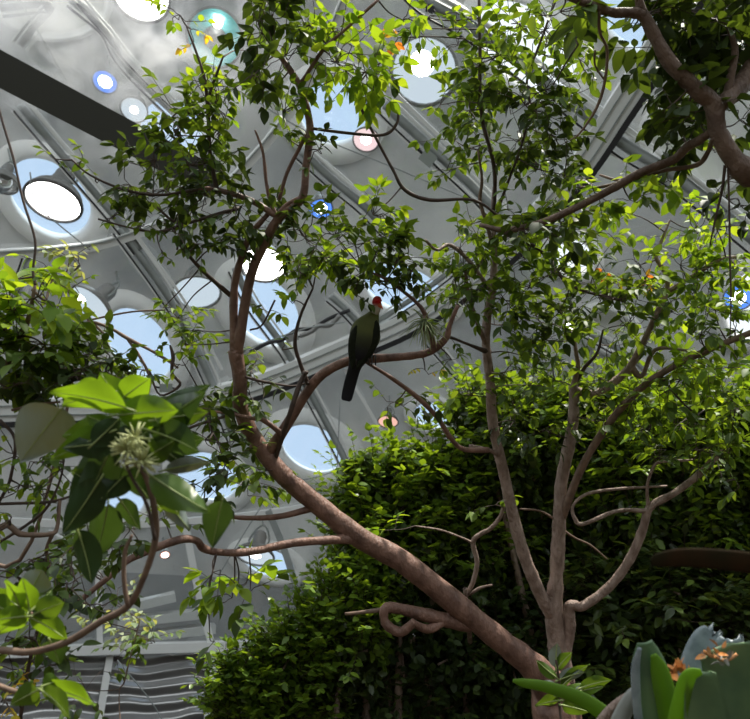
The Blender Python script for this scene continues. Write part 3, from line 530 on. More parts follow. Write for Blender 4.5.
# top right foreground tree
base = np.array([2.0, 2.4, 0])
T = Tree('overhanging_tree', base, 'dark-leaved tree with thick curved boughs overhanging the top right corner', 'tree', 'brownbark')
q = P(800, 210, 2.4)
T.limb([(800,215,28),(750,175,25),(733,158,19),(718,132,17),(713,104,17),(697,90,16),(670,63,14),(653,33,12),(640,14,11),(610,12,9),(573,-2,8),(540,-15,6)], 2.4, 2.3, 'trunk', pre=[(*base, .10), (1.95, 2.35, 1.2, .08)], sides=14)
T.limb([(715,108,15),(730,97,17),(745,80,20),(765,50,22)], 2.38, 2.45); T.limb([(716,128,8),(700,140,9),(687,147,9),(673,160,9),(640,173,9),(610,190,8),(577,207,7.5),(543,222,7),(507,230,6),(480,225,4)], 2.4, 2.9)
T.limb([(713,140,5),(708,152,5),(697,165,5),(667,170,4),(637,178,4),(600,187,3),(580,187,2)], 2.42, 2.8); T.limb([(653,30,9),(640,5,8),(638,-15,7)], 2.3, 2.3)
T.limb([(599,15,4),(600,33,3),(607,50,3),(605,80,3),(597,107,3),(580,133,2),(570,140,1.5)], 2.3, 2.6, m='vine'); T.limb([(595,50,2),(595,65,2),(603,78,2)], 2.35, 2.45, m='vine'); T.limb([(578,45,2),(568,60,2),(553,85,1.5)], 2.4, 2.6, m='twig')
T.limb([(637,178,4),(617,180,3),(600,175,2.5),(625,155,2.5),(640,152,2)][:3], 2.7, 2.8, m='vine'); T.limb([(725,165,3),(722,190,3),(715,220,2),(710,245,1.5)], 2.4, 2.5, m='twig'); T.limb([(727,150,2),(729,200,2),(730,260,2),(731,300,1.5),(730,340,1)], 2.4, 2.45, m='twig')
T.limb([(728,95,9),(731,75,8),(735,50,6),(728,25,5)], 2.4, 2.35)
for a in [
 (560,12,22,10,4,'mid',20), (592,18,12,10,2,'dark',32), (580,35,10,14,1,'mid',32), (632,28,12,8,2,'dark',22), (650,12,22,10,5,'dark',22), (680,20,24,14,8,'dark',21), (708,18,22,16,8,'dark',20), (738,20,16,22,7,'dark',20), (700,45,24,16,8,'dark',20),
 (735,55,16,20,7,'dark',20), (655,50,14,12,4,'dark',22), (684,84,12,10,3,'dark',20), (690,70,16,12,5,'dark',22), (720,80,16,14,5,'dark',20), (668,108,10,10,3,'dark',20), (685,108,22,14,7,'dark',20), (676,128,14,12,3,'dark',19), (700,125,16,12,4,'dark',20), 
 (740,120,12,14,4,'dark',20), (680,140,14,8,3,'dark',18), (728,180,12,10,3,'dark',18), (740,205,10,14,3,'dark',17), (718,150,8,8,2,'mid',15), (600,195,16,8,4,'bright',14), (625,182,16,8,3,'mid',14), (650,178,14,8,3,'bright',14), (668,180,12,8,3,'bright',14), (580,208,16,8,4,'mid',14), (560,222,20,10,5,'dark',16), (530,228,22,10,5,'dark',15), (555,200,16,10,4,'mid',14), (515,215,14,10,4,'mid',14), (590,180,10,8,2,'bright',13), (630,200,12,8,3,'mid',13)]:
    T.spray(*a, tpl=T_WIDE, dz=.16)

# ------------------------------------------------------------------ left side plants
base = np.array([-1.9, 2.0, 0]); T = Tree('shrub', base, 'yellow-green leafy shrub at the left edge above the big leaves', 'shrub', 'vine')
T.limb([(-60,640,10),(-30,500,9),(-12,400,8),(10,360,7),(28,320,5),(35,285,3)], 2.3, 2.2, 'stem', pre=[(*base, .03)])
T.limb([(-10,395,6),(30,380,4),(60,370,4),(100,372,3),(135,385,2)], 2.2, 2.4); T.limb([(35,283,3),(33,270,2.5),(35,240,2.5),(23,200,2.5),(13,157,2.5),(0,113,2.5),(-8,80,2)], 2.2, 2.2, m='twig'); T.limb([(15,350,4),(-5,310,4),(-20,290,3)], 2.2, 2.1)
T.limb([(33,290,3),(45,300,2.5),(50,285,2),(60,265,2)], 2.2, 2.3); T.limb([(12,410,3),(40,404,3),(60,402,2)], 2.2, 2.2)
for a in [(35,298,20,10,5,'bright',25), (15,310,18,12,5,'bright',26), (45,322,16,12,4,'bright',25), (20,338,22,14,6,'bright',26), (8,355,18,14,5,'mid',24), (45,345,20,12,6,'mid',20), (30,365,22,12,7,'dark',18), (60,355,20,12,7,'dark',16), (85,355,22,12,7,'mid',15), (110,362,20,10,5,'mid',14), (75,375,22,12,8,'dark',15), (100,382,22,10,6,'dark',14), (40,385,20,10,6,'dark',16), (15,385,18,10,5,'dark',16), (130,375,14,10,4,'mid',13), (10,280,12,8,3,'bright',18)]: T.spray(*a)

base = np.array([-1.75, 2.6, 0]); T = Tree('climbing_plant', base, 'thin pale climbing vine looping across the left skylights', 'climbing plant', 'vine')
T.limb([(-70,600,6),(20,560,4),(60,440,3),(78,340,3),(77,318,3),(75,300,4),(60,283,3),(45,286,2)], 2.8, 2.9, 'stem', pre=[(*base, .02)])
T.limb([(76,330,3),(90,322,3),(110,328,3),(127,338,4),(150,350,3),(167,360,3),(178,368,2)], 2.9, 2.9); T.limb([(127,338,3),(140,357,3),(150,378,3),(148,395,2)], 2.9, 2.9); T.limb([(88,318,3),(97,327,2.5),(105,335,2)], 2.9, 2.9); T.limb([(150,372,2),(160,395,2),(180,385,3),(172,373,3),(173,357,4),(170,345,2)], 2.9, 2.9, m='twig')
T.limb([(90,320,2),(130,312,2),(165,310,1.5)], 2.9, 2.9)
for a in [(50,268,12,10,4,'bright',12), (70,255,14,8,4,'pale',10), (45,282,10,8,3,'bright',12), (80,265,10,8,3,'pale',10), (60,292,10,8,2,'mid',10), (75,285,8,8,2,'bright',9), (153,352,4,3,1,'dark',10), (110,352,12,8,2,'mid',12), (140,375,10,8,3,'mid',10)]: T.spray(*a)

base = np.array([-1.2, 1.9, 0]); T = Tree('understorey_shrub', base, 'small-leaved shrub of crossing stems in the lower left corner', 'shrub', 'vine')
T.limb([(-40,600,8),(0,529,6),(20,534,6),(35,535,5),(50,534,5),(57,528,4),(60,500,3)], 2.1, 2.2, 'stem', pre=[(*base, .03)]); T.limb([(52,535,4),(47,548,4),(48,560,3),(60,590,3)], 2.2, 2.2); T.limb([(-20,508,3),(0,504,3),(48,502,3),(75,495,2)], 2.2, 2.2, m='twig'); T.limb([(-10,546,2),(0,542,3),(43,512,3),(60,480,2),(65,450,2)], 2.2, 2.2, m='twig')
T.limb([(0,420,3),(15,440,3),(10,480,3),(0,500,3)], 2.2, 2.2, m='twig'); T.limb([(0,600,4),(20,585,3),(50,570,3),(80,560,2)], 2.15, 2.2, m='twig'); T.limb([(20,720,4),(30,660,4),(45,600,3),(47,560,3)], 2.15, 2.2, m='twig')
for a in [(15,455,18,12,5,'bright',12), (40,462,16,12,4,'mid',12), (20,485,18,12,4,'bright',12), (45,500,14,12,4,'mid',12), (60,470,14,14,4,'mid',12), (10,520,16,12,4,'bright',11), (30,560,18,12,5,'mid',15), (60,560,18,12,5,'dark',15), (75,580,16,12,4,'dark',17), (15,575,14,10,4,'mid',15), (60,605,16,12,4,'dark',16), (90,605,16,10,4,'dark',18), (85,540,14,12,4,'dark',14), (5,640,14,16,4,'mid',14), (35,640,16,12,4,'mid',14), (55,665,14,12,3,'dark',16), (20,670,18,14,5,'bright',12), (5,700,16,14,4,'yellow',10)]: T.spray(*a)
base = np.array([-1.1, 4.4, 0]); T = Tree('feathery_shrub', base, 'distant pale feathery shrub above the base ring at lower left', 'shrub', 'vine')
T.limb([(120,719,1.5),(125,680,1.5),(135,640,1.2),(140,620,1)], 4.3, 4.3, 'stem', pre=[(*base, .02)])
for a in [(135,632,18,8,8,'pale',9), (150,640,14,8,5,'mid',9), (125,650,14,12,5,'mid',9), (85,690,20,20,6,'dark',12), (115,600,14,14,4,'pale',9), (95,620,14,12,3,'pale',9)]: T.spray(*a)

# ------------------------------------------------------------------ big-leaved plants (each leaf is a part)
def vein_leaf_mat(name, c1, c2, trans, tc=1.0):
    m = leaf_mat(name, [c1, c2], trans, .35, tc); nt = m.node_tree; b = nt.nodes['Principled BSDF']
    co = nt.nodes.new('ShaderNodeTexCoord'); wv = nt.nodes.new('ShaderNodeTexWave'); wv.inputs['Scale'].default_value = 14; wv.inputs['Distortion'].default_value = 1; nt.links.new(co.outputs['Object'], wv.inputs[0])
    bp = nt.nodes.new('ShaderNodeBump'); bp.inputs['Strength'].default_value = .25; bp.inputs['Distance'].default_value = .004; nt.links.new(wv.outputs[1], bp.inputs['Height']); nt.links.new(bp.outputs[0], b.inputs['Normal']); return m
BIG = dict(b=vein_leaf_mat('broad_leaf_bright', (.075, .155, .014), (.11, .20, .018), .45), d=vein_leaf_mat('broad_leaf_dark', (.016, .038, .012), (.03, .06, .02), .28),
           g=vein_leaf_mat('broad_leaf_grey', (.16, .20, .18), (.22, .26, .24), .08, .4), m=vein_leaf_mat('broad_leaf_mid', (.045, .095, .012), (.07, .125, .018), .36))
def big_leaf(root, x0, y0, x1, y1, wpx, depth, kind, dz=0., roll=0., wave=.03, name='leaf', tipd=0.):
    wpx *= 1.2
    a = P(x0, y0, depth); b = P(x1, y1, depth+tipd); L = np.linalg.norm(b-a); d = (b-a)/L; w = wpx/2*depth/F
    s = unit(np.cross(d, FWD)); n = np.cross(s, d); g = math.radians(roll); s, n = s*math.cos(g)+n*math.sin(g), n*math.cos(g)-s*math.sin(g)
    mb = MB(); V = []; rows = 14; cols = 7
    for i in range(rows+1):
        u = i/rows; ww = w*max(.02, math.sin(math.pi*min(1, u**.8))**.75*(1.06-.3*u*u))
        if i == rows: ww = w*.01
        for j in range(cols):
            t = j/(cols-1)*2-1; V.append(a+d*L*u+s*ww*t+n*(abs(t)**1.3*ww*.28+wave*L*math.sin(u*9+t*2)*abs(t)-.16*L*(u*(1-u))*-1.2+dz*u))
    mb.add(V, [(i*cols+j, i*cols+j+1, (i+1)*cols+j+1, (i+1)*cols+j) for i in range(rows) for j in range(cols-1)])
    o = mb.build(name, BIG[kind] if isinstance(kind, str) else kind, root)
    sm = MB(); tube(sm, [a+d*L*u+n*(.16*1.2*L*u*(1-u)-.0015) for u in np.linspace(-.12, .95, 9)], np.linspace(.0022, .0006, 9)*depth/1.3, 5); sm.build('midrib', M['midrib'], o)
    return o
M['midrib'] = mat('pale_midrib', (.24, .30, .10), .5)
base = np.array([-.75, 1.25, 0]); R_ = empty('broad_leaved_plant', base, 'large-leaved plant close to the camera with bright top leaves and flower heads', 'plant')
def stem(root, pts, d, pre=None, m='vine', name='stem', sides=8):
    dd = np.linspace(d[0], d[1], len(pts)) if isinstance(d, tuple) else [d]*len(pts)
    q = [[*P(x, y, z), w/2*z/F] for (x, y, w), z in zip(pts, dd)]
    if pre: q = [list(p) for p in pre]+q
    q = spline(q, 5); mb = MB(); tube(mb, q[:, :3], q[:, 3], sides, rough=.08); return mb.build(name, M[m], root)
stem(R_, [(-120,640,9),(-60,648,8),(0,650,7),(30,652,7),(67,642,7),(100,622,7),(128,606,7),(143,579,6.5),(155,542,7),(155,512,6.5),(147,479,6),(135,462,5)], (1.5, 1.35), pre=[(*base, .014)])
stem(R_, [(128,606,5),(124,579,4.5),(125,552,4),(132,535,3)], 1.38, m='vine', name='side_stem'); stem(R_, [(155,540,4),(147,505,3.5),(132,478,3),(125,460,3)], 1.36, m='twig', name='side_stem')
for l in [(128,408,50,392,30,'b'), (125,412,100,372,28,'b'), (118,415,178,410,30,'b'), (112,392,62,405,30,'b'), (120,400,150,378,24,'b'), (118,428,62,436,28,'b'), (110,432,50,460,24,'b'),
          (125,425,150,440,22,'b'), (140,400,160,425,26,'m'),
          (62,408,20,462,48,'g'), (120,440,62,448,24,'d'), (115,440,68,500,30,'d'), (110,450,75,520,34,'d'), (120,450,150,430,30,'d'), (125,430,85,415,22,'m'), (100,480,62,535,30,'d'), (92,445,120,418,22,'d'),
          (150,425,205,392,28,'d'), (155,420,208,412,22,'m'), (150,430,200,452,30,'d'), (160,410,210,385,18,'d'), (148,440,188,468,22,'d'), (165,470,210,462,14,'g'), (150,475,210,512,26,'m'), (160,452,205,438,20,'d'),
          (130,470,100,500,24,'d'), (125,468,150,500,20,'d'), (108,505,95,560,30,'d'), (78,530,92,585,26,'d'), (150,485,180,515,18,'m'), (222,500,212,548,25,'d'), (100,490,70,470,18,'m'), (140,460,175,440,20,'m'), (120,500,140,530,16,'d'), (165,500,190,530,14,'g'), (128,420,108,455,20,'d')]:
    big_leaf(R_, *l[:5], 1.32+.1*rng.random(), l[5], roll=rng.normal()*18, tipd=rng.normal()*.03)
mb = MB()      # flower heads: clusters of slim buds
for (cx, cy, n) in ((128,450,45), (142,462,35), (135,438,25)):
    c = P(cx, cy, 1.31)
    for i in range(n):
        d = unit(rv()+[0, -.2, .2]); tube(mb, [c+d*.004, c+d*.020, c+d*(.030+.01*rng.random())], [.0009, .0022, .0007], 5)
mb.build('flower_head', mat('pale_buds', (.42, .45, .20), .6), R_)
# lower left bright leaves
base = np.array([-.95, 1.35, 0]); R_ = empty('palmate_plant', base, 'bright green plant with long pointed leaves at the left edge near the bottom', 'plant')
stem(R_, [(-70,719,8),(-50,660,7),(-20,610,6),(10,612,5),(32,614,4)], 1.5, pre=[(*base, .012)]); stem(R_, [(-50,662,6),(10,690,5),(40,690,4)], (1.5, 1.45), name='side_stem')
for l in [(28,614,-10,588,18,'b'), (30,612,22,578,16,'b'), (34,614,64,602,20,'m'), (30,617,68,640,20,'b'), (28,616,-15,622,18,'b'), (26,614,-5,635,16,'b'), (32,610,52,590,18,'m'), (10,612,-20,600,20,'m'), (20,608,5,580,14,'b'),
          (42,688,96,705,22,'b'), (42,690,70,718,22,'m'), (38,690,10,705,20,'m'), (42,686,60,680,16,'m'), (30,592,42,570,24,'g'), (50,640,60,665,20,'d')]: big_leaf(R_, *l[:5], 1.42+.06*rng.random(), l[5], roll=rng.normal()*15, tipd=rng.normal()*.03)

# ------------------------------------------------------------------ background shrubs
def shrub(name, lab, lobes, depth, n, leafpx, tone, tone2=None, frac=.25, thick=.8, base_px=None, group=None, tpl=T_ROUND, shoots=420):
    cx = np.mean([l[0] for l in lobes]); c0 = P(cx, 600, depth+.6); root = empty(name, (c0[0], c0[1], 0), lab, 'shrub', group)
    # stems
    q0 = np.array([c0[0], c0[1], 0.]); mb = MB()
    cs = []
    for (x, y, rx, ry, dd) in lobes:
        z = depth+dd; c = P(x, y, z+.35); cs.append(c); tube(mb, spline([[*q0, .05], [*(q0*.5+c*.5+rv()*.12), .035], [*c, .014]], 6)[:, :3], np.linspace(.05, .012, 13), 7)
        for k in range(5): e = c+rv()*rx*z/F*.8; tube(mb, spline([c, (c+e)/2+rv()*.08, e], 3), .008, 5)
    mb.build('stems', M['greybark'], root)
    tot = sum(l[2]*l[3] for l in lobes)
    bins = [MB(), MB()]
    for (x, y, rx, ry, dd), c in zip(lobes, cs):
        z = depth+dd; k = int(n*rx*ry/tot); a = np.array([rx*z/F, ry*z/F, thick*min(rx, ry)*z/F])
        u = rng.normal(size=(k, 3)); u /= np.linalg.norm(u, axis=1, keepdims=True)
        rr = 1-np.abs(rng.normal(size=k))*.28; rr = np.clip(rr, .15, 1.1)*(1+.13*np.sin(u[:, 0]*7+x)*np.sin(u[:, 1]*8+y))
        pos = c+rr[:, None]*(u[:, 0:1]*a[0]*RT+u[:, 1:2]*a[1]*UP+u[:, 2:3]*a[2]*FWD)
        g = np.sin(pos[:, 0]*9+np.sin(pos[:, 2]*7)*1.5)*np.sin(pos[:, 2]*10+np.sin(pos[:, 0]*6)*1.5)+.5*np.sin(pos[:, 1]*8+pos[:, 0]*4)
        keep = (g > -.25) | (rr < .7) | (rng.random(k) < .22); pos, u, rr = pos[keep], u[keep], rr[keep]
        k2 = len(pos); rep = 4; dirs = u[:, 0:1]*RT+u[:, 1:2]*UP+u[:, 2:3]*FWD
        ax = dirs*.7+.6*rng.normal(size=(k2, 3))+np.array([0, 0, .25]); ax /= np.linalg.norm(ax, axis=1, keepdims=True)
        Lm = leafpx*z/F
        pp = np.repeat(pos, rep, 0); aa = np.repeat(ax, rep, 0); rad = rng.normal(size=(k2*rep, 3)); rad -= aa*np.sum(rad*aa, 1, keepdims=True); rad /= np.linalg.norm(rad, axis=1, keepdims=True)
        pp = pp+aa*rng.random((k2*rep, 1))*Lm*1.1; dd_ = rad*.9+aa*.5+np.array([0, 0, -.15]); nn = aa+.35*rng.normal(size=aa.shape)+np.array([0, 0, .4])
        LL = Lm*(.6+.6*rng.random(k2*rep))
        sel = np.repeat(((rng.random(k2) < frac*1.7) & (rr > .86) & (u[:, 1] > -.35)), rep) if tone2 else np.zeros(k2*rep, bool)  # upper outer leaves get the brighter tone: light put into their colour
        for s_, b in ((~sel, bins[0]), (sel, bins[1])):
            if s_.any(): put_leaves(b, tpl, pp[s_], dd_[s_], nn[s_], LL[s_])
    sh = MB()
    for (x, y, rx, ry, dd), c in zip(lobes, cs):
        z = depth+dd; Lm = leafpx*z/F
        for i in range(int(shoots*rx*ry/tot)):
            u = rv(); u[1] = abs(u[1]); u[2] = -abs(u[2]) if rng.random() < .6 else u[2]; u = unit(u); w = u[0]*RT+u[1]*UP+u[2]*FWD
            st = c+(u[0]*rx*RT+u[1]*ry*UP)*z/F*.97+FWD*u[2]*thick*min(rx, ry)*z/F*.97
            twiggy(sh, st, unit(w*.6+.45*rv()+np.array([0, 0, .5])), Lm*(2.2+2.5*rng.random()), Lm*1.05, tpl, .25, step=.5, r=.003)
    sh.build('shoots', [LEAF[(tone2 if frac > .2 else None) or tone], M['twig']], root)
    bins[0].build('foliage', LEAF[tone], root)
    if bins[1].n: tag(bins[1].build('lit_tone_foliage', LEAF[tone2], root), 'upper outer leaves coloured brighter as if catching the light')
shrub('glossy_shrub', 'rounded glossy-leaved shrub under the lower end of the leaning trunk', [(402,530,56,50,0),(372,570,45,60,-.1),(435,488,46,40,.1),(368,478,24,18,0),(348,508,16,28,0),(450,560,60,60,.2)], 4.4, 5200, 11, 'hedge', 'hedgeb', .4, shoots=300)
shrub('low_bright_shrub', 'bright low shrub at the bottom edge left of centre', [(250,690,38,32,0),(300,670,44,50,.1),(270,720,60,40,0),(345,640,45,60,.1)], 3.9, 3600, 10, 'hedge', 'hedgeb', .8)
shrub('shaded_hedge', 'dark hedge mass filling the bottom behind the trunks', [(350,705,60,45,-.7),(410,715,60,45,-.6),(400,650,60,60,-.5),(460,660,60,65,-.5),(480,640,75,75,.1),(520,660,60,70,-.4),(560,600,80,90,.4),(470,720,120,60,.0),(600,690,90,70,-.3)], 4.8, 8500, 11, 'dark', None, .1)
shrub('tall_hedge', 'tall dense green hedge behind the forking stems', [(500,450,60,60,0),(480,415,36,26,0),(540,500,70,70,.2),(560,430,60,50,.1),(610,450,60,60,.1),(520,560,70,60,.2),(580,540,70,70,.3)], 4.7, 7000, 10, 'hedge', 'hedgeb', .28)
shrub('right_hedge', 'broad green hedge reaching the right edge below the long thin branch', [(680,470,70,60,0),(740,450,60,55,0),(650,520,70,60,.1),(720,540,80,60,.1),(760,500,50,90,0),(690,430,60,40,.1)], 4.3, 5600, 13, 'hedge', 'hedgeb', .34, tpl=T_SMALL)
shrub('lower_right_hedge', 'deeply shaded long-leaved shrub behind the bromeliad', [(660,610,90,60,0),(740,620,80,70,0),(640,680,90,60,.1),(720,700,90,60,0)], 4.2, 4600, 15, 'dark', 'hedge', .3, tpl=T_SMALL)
# crooked bare stem in front of the hedge
base = np.array([P(467, 600, 5.3)[0], P(467, 600, 5.3)[1], 0]); T = Tree('crooked_sapling', base, 'bare crooked pale sapling standing against the hedge between trunk and stems', 'sapling', 'greybark')
T.limb([(466,600,4.5),(467,594,4.5),(473,582,5),(477,562,5),(473,542,5),(482,533,4.5),(490,529,4.5),(500,517,4),(505,500,2)], 3.9, 3.8, 'stem', pre=[(*base, .02), (base[0], base[1]-.1, 1.5, .02)]); T.limb([(473,543,3),(460,537,2),(440,530,2),(415,526,1.5)], 3.85, 3.8); T.limb([(470,594,3),(480,588,3),(492,585,2)], 3.85, 3.8)
T.spray(395, 530, 10, 6, 2, 'bright', 13); T.spray(495, 505, 10, 8, 2, 'mid', 12)

# ------------------------------------------------------------------ bromeliad, bottom right
def strap(root, pts, widths, depth, m, cup=.35, name='leaf', thick=.004, ragged=0., tone=None):
    q = spline([[*P(x, y, depth+dz), w/2*depth/F] for (x, y, dz), w in zip(pts, widths)], 6); mb = MB(); V = []; cols = 9; n = len(q)
    t = np.gradient(q[:, :3], axis=0)
    for i in range(n):
        ti = unit(t[i]); s = unit(np.cross(ti, FWD)); nn = np.cross(s, ti)
        for side in (0, 1):
            for j in range(cols):
                a = j/(cols-1)*2-1; e = ragged*random.uniform(-1, 1) if i == n-1 else 0
                V.append(q[i, :3]+s*q[i, 3]*a+nn*(cup*q[i, 3]*a*a)+nn*(thick*side*(1-abs(a)**4*.8))+ti*e)
    c2 = cols*2; Fc = []
    for i in range(n-1):
        for j in range(cols-1): Fc += [(i*c2+j, i*c2+j+1, (i+1)*c2+j+1, (i+1)*c2+j), (i*c2+cols+j, (i+1)*c2+cols+j, (i+1)*c2+cols+j+1, i*c2+cols+j+1)]
        Fc += [(i*c2, (i+1)*c2, (i+1)*c2+cols, i*c2+cols), (i*c2+cols-1, i*c2+c2-1, (i+1)*c2+c2-1, (i+1)*c2+cols-1)]
    for j in range(cols-1): o_ = (n-1)*c2; Fc += [(o_+j, o_+j+1, o_+cols+j+1, o_+cols+j)]
    mb.add(V, Fc); return mb.build(name, m, root)
gA = mat('bromeliad_green', (.12, .20, .085), .38, var=(.06, .12, .06), scale=9); gB = leaf_mat('bromeliad_backlit', [(.10, .22, .02), (.16, .28, .03)], .5); gC = mat('bromeliad_silver', (.26, .31, .33), .4, var=(.14, .18, .20), scale=30); gO = mat('withered_orange_edge', (.62, .22, .04), .7, var=(.40, .22, .10), scale=40); gG = mat('grey_old_leaf', (.30, .32, .30), .6, var=(.2, .2, .18), scale=12)
base = np.array([P(700, 719, 1.6)[0], P(700, 719, 1.6)[1], 0]); R_ = empty('bromeliad', base, 'stout bromeliad with cupped blunt leaves and withered orange edges, bottom right', 'bromeliad')
mb = MB(); tube(mb, [base, base+[0, 0, .7], base+[0, 0, 1.35]], [.05, .045, .06], 12); mb.build('stem', M['vine'], R_)
strap(R_, [(672,800,0),(662,740,0),(657,690,0),(650,660,.0),(646,643,0)], [30, 38, 40, 30, 15], 1.50, gA, .5); strap(R_, [(686,790,0),(676,740,0),(668,700,0),(661,672,0),(654,655,0)], [16, 22, 22, 18, 6], 1.485, gB, .4)
strap(R_, [(634,790,0),(640,740,0),(637,700,0),(636,668,0),(640,648,0)], [4, 8, 9, 9, 4], 1.49, gC, .2)
strap(R_, [(735,820,0),(738,760,0),(735,700,.0),(728,665,0),(722,647,.0)], [50, 62, 66, 62, 56], 1.60, gA, -.35, ragged=.006); strap(R_, [(705,790,0),(704,720,.01),(702,675,.02),(712,640,.03),(716,633,.03)], [30, 40, 42, 34, 14], 1.68, gC, .3, ragged=.02)
strap(R_, [(727,760,.01),(735,700,.015),(733,665,.015),(731,640,.015)], [10, 30, 34, 28], 1.66, gC, .2, ragged=.015)
strap(R_, [(700,790,0),(702,740,0),(700,700,0),(697,672,0)], [46, 48, 42, 30], 1.45, gA, -.5, ragged=.004); strap(R_, [(672,790,0),(676,740,0),(683,700,0),(690,678,0),(702,672,0)], [18, 20, 18, 16, 6], 1.43, gB, .3)
strap(R_, [(605,760,0),(622,722,0),(636,697,0),(650,688,0)], [14, 18, 16, 8], 1.58, gG, .5); strap(R_, [(590,740,.1),(612,712,.1),(640,694,.1),(660,690,.1)], [10, 12, 12, 9], 1.6, M['greybark'], .6, name='old_leaf')
for (x, y, n, m_) in ((678, 672, 26, gO), (712, 655, 10, gO), (726, 660, 7, gG)):
    mb = MB()
    for i in range(n):
        c = P(x+rng.normal()*5, y+rng.normal()*3, 1.57); d = unit(rv()+[0, 0, .6]); put_leaves(mb, T_POINT, [c], [d], [rv()], [.018+.012*rng.random()])
    mb.build('withered_tip', m_, R_)
mb = MB(); q = [P(x, y, 1.575) for x, y in ((704,651),(709,655),(716,657),(722,660),(730,659),(737,654))]; tube(mb, spline(q, 4), .0042, 6); mb.build('withered_edge', gO, R_)
# strap leaf at the bottom and sprout
base = np.array([P(640, 719, 1.8)[0], P(640, 719, 1.8)[1], 0]); R_ = empty('strap_leaved_plant', base, 'bright arching strap leaf and its rosette at the bottom edge under the trunk', 'plant')
mb = MB(); tube(mb, [base, base+[0, 0, .7], base+[0, 0, 1.3]], .03, 10); mb.build('stem', M['vine'], R_)
strap(R_, [(660,770,0),(620,728,0),(585,702,0),(550,689,0),(525,684,0),(513,681,0)], [18, 17, 15, 12, 9, 3], 1.8, gB, .4); strap(R_, [(680,800,0),(655,745,.02),(640,730,.02)], [16, 14, 8], 1.8, gA, .3)
base = np.array([P(560, 719, 2.2)[0], P(560, 719, 2.2)[1], 0]); R_ = empty('seedling', base, 'small leafy seedling in front of the foot of the trunk', 'seedling')
stem(R_, [(561,719,3),(560,690,3),(556,660,2)], 2.2, pre=[(*base, .008)], m='twig')
for l in [(556,668,557,643,12,'g'), (556,670,572,652,12,'m'), (557,678,536,660,10,'m'), (558,680,585,672,12,'g'), (558,690,590,664,12,'m'), (559,695,605,686,12,'b'), (560,700,535,706,12,'m'), (559,690,538,682,9,'g'), (562,705,590,712,14,'m'), (575,690,597,700,12,'g'), (580,688,612,680,12,'m')]: big_leaf(R_, *l[:5], 2.2, l[5], roll=rng.normal()*20)
# dark out-of-focus leaf reaching in at the right
base = np.array([1.15, 1.1, 0]); R_ = empty('dark_leaf_plant', base, 'dark brownish strap leaf reaching in from the right edge', 'plant')
mb = MB(); tube(mb, spline([base, base+[0, 0, .9], P(850, 590, 1.15)], 4), .015, 8); mb.build('stem', M['vine'], R_)
strap(R_, [(850,590,0),(790,570,0),(740,562,0),(690,558,0),(662,560,0),(651,562,0)], [12, 20, 21, 19, 15, 7], 1.15, mat('dark_brown_leaf', (.010, .011, .004), .8, spec=.1, var=(.030, .014, .005), scale=14), .15, thick=.002)

# ------------------------------------------------------------------ the turaco
BD = 2.98
R_ = empty('turaco', P(362, 356, BD), 'olive-green turaco with red crest and long black tail perched on the branch', 'bird')
def body_mesh(secs, seg=20, k=5):
    q = spline(secs, k); V = []; C = []; n = len(q); ctr = np.array([P(a[0], a[1], BD+a[4]) for a in q]); t = np.gradient(ctr, axis=0)
    for i in range(n):
        ti = unit(t[i]); s = unit(np.cross(ti, FWD)); nn = np.cross(s, ti); w = max(q[i, 2], .1)*BD/F; h = max(q[i, 3], .1)*BD/F
        for j in range(seg): a = 2*math.pi*j/seg; V.append(ctr[i]+s*w*math.cos(a)+nn*h*math.sin(a)); C.append(np.clip(q[i, 5:8], 0, 1))
    Fc = [(i*seg+j, i*seg+(j+1) % seg, (i+1)*seg+(j+1) % seg, (i+1)*seg+j) for i in range(n-1) for j in range(seg)]+[tuple(range(seg))[::-1], tuple((n-1)*seg+j for j in range(seg))]
    return V, Fc, C
blk = (.010, .010, .014); dko = (.022, .026, .014); olv = (.075, .085, .022); olg = (.095, .105, .03); wht = (.55, .52, .46); red = (.55, .02, .02)
S = [(346,401,3.5,.9,.05,*blk),(346.7,398,5.6,1.3,.05,*blk),(350,384,6.2,1.6,.04,*blk),(354.2,369,6.3,3,.02,*blk),(357,361,8.2,7,.01,*blk),(360.5,354,11,10.5,.0,*blk),(362.5,346,13.4,13,0,*dko),(364.5,338,15.4,14,0,.04,.046,.018),(366,331,15.2,13.5,0,*olv),(369,324,12.4,12,0,*olv),(372,318,8,8.5,0,*olg),(374.6,313,5,5.8,0,*olg),(376,309.5,4.3,5,-.01,*wht),(376.8,306,4.6,5.2,-.015,*wht),(377.3,302.5,4.2,4.8,-.02,*red),(377.6,299.8,2.5,3.2,-.02,*red),(377.8,298.4,.6,.8,-.02,*red)]
V, Fc, C = body_mesh(S); mb = MB(); mb.add(V, Fc, 0, C)
fm = bpy.data.materials.new('plumage'); fm.use_nodes = True; nt = fm.node_tree; at = nt.nodes.new('ShaderNodeAttribute'); at.attribute_name = 'tone'; b = nt.nodes['Principled BSDF']; nt.links.new(at.outputs[0], b.inputs['Base Color']); b.inputs['Roughness'].default_value = .65; b.inputs['Specular IOR Level'].default_value = .25
tc = nt.nodes.new('ShaderNodeTexCoord'); n2 = nt.nodes.new('ShaderNodeTexNoise'); n2.inputs['Scale'].default_value = 90; nt.links.new(tc.outputs['Object'], n2.inputs[0]); bp = nt.nodes.new('ShaderNodeBump'); bp.inputs['Strength'].default_value = .5; bp.inputs['Distance'].default_value = .004; nt.links.new(n2.outputs[0], bp.inputs['Height']); nt.links.new(bp.outputs[0], b.inputs['Normal'])
body = mb.build('body', fm, R_)
wingm = mat('wing_feathers', (.015, .018, .008), .75, spec=.12, var=(.008, .010, .006), scale=40, bump=.4, bscale=120, stretch=(1, 1, .3))
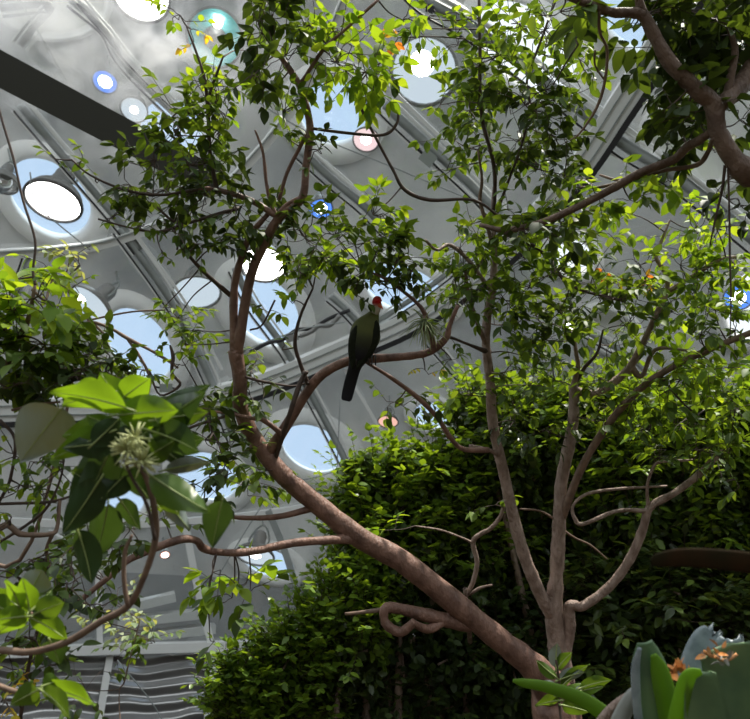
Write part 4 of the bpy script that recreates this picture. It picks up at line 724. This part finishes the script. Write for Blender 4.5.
for sx, offx in ((-1, 0), (1, 0)):
    secs = [(354.5+sx*2,369,1,.6,-.03,*blk),(357.5+sx*5,360,3.5,2,-.03,*blk),(361.5+sx*8,349,5.5,3.5,-.032,*blk),(364.5+sx*8.6,336,6.3,4.5,-.035,*blk),(368+sx*6.5,326,5,4,-.03,*blk),(371.3+sx*3.5,319,1.8,2,-.02,*blk)]
    V, Fc, C = body_mesh(secs, 12); mb = MB(); mb.add(V, Fc); mb.build('wing', wingm, R_)
crestm = mat('red_crest', (.60, .02, .025), .6, bump=.4, bscale=150)
V, Fc, C = body_mesh([(373.6,305,.8,2,-.02,*red),(374.2,302.5,2.2,4,-.02,*red),(376.3,300,3.6,4.8,-.02,*red),(378.6,299.6,3.2,4,-.02,*red),(381,302,1.4,2,-.02,*red)], 14); mb = MB(); mb.add(V, Fc); mb.build('crest', crestm, R_)
V, Fc, C = body_mesh([(379.4,305.5,2,2.4,-.035,*red),(381,306.8,1.5,1.9,-.045,*red),(382.2,308.3,.8,1,-.05,*red),(382.4,309.8,.2,.3,-.052,*red)], 10); mb = MB(); mb.add(V, Fc); mb.build('beak', mat('orange_red_beak', (.62, .12, .04), .35), R_)
eyem = mat('dark_eye', (.01, .006, .004), .1)
for ex in (373.9, 379.6):
    mb = MB(); c = P(ex, 306, BD-.034); lathe(mb, c, frame_of(unit(CAM-c)), [(.001, .004), (.003, .003), (.004, 0), (.003, -.003), (.001, -.004)], 10); mb.build('eye', eyem, R_)
legm = mat('dark_leg', (.03, .028, .028), .6)
for fx in (359, 371):
    mb = MB(); top = P(fx, 352, BD+.01); foot = P(fx+1, 357, BD-.01); tube(mb, [top, foot], .007, 8)
    for tx in (-1, 0, 1): a = P(fx+1+tx*1.5, 356, BD-.005); tube(mb, spline([foot, P(fx+1+tx*3, 355.5, BD-.030), P(fx+1+tx*3.6, 362, BD-.030), P(fx+1+tx*3.6, 365, BD-.005)], 3), .0035, 6)
    tube(mb, spline([foot, P(fx+1, 354, BD+.03), P(fx+1, 361, BD+.035)], 3), .0035, 6); mb.build('leg', legm, R_)
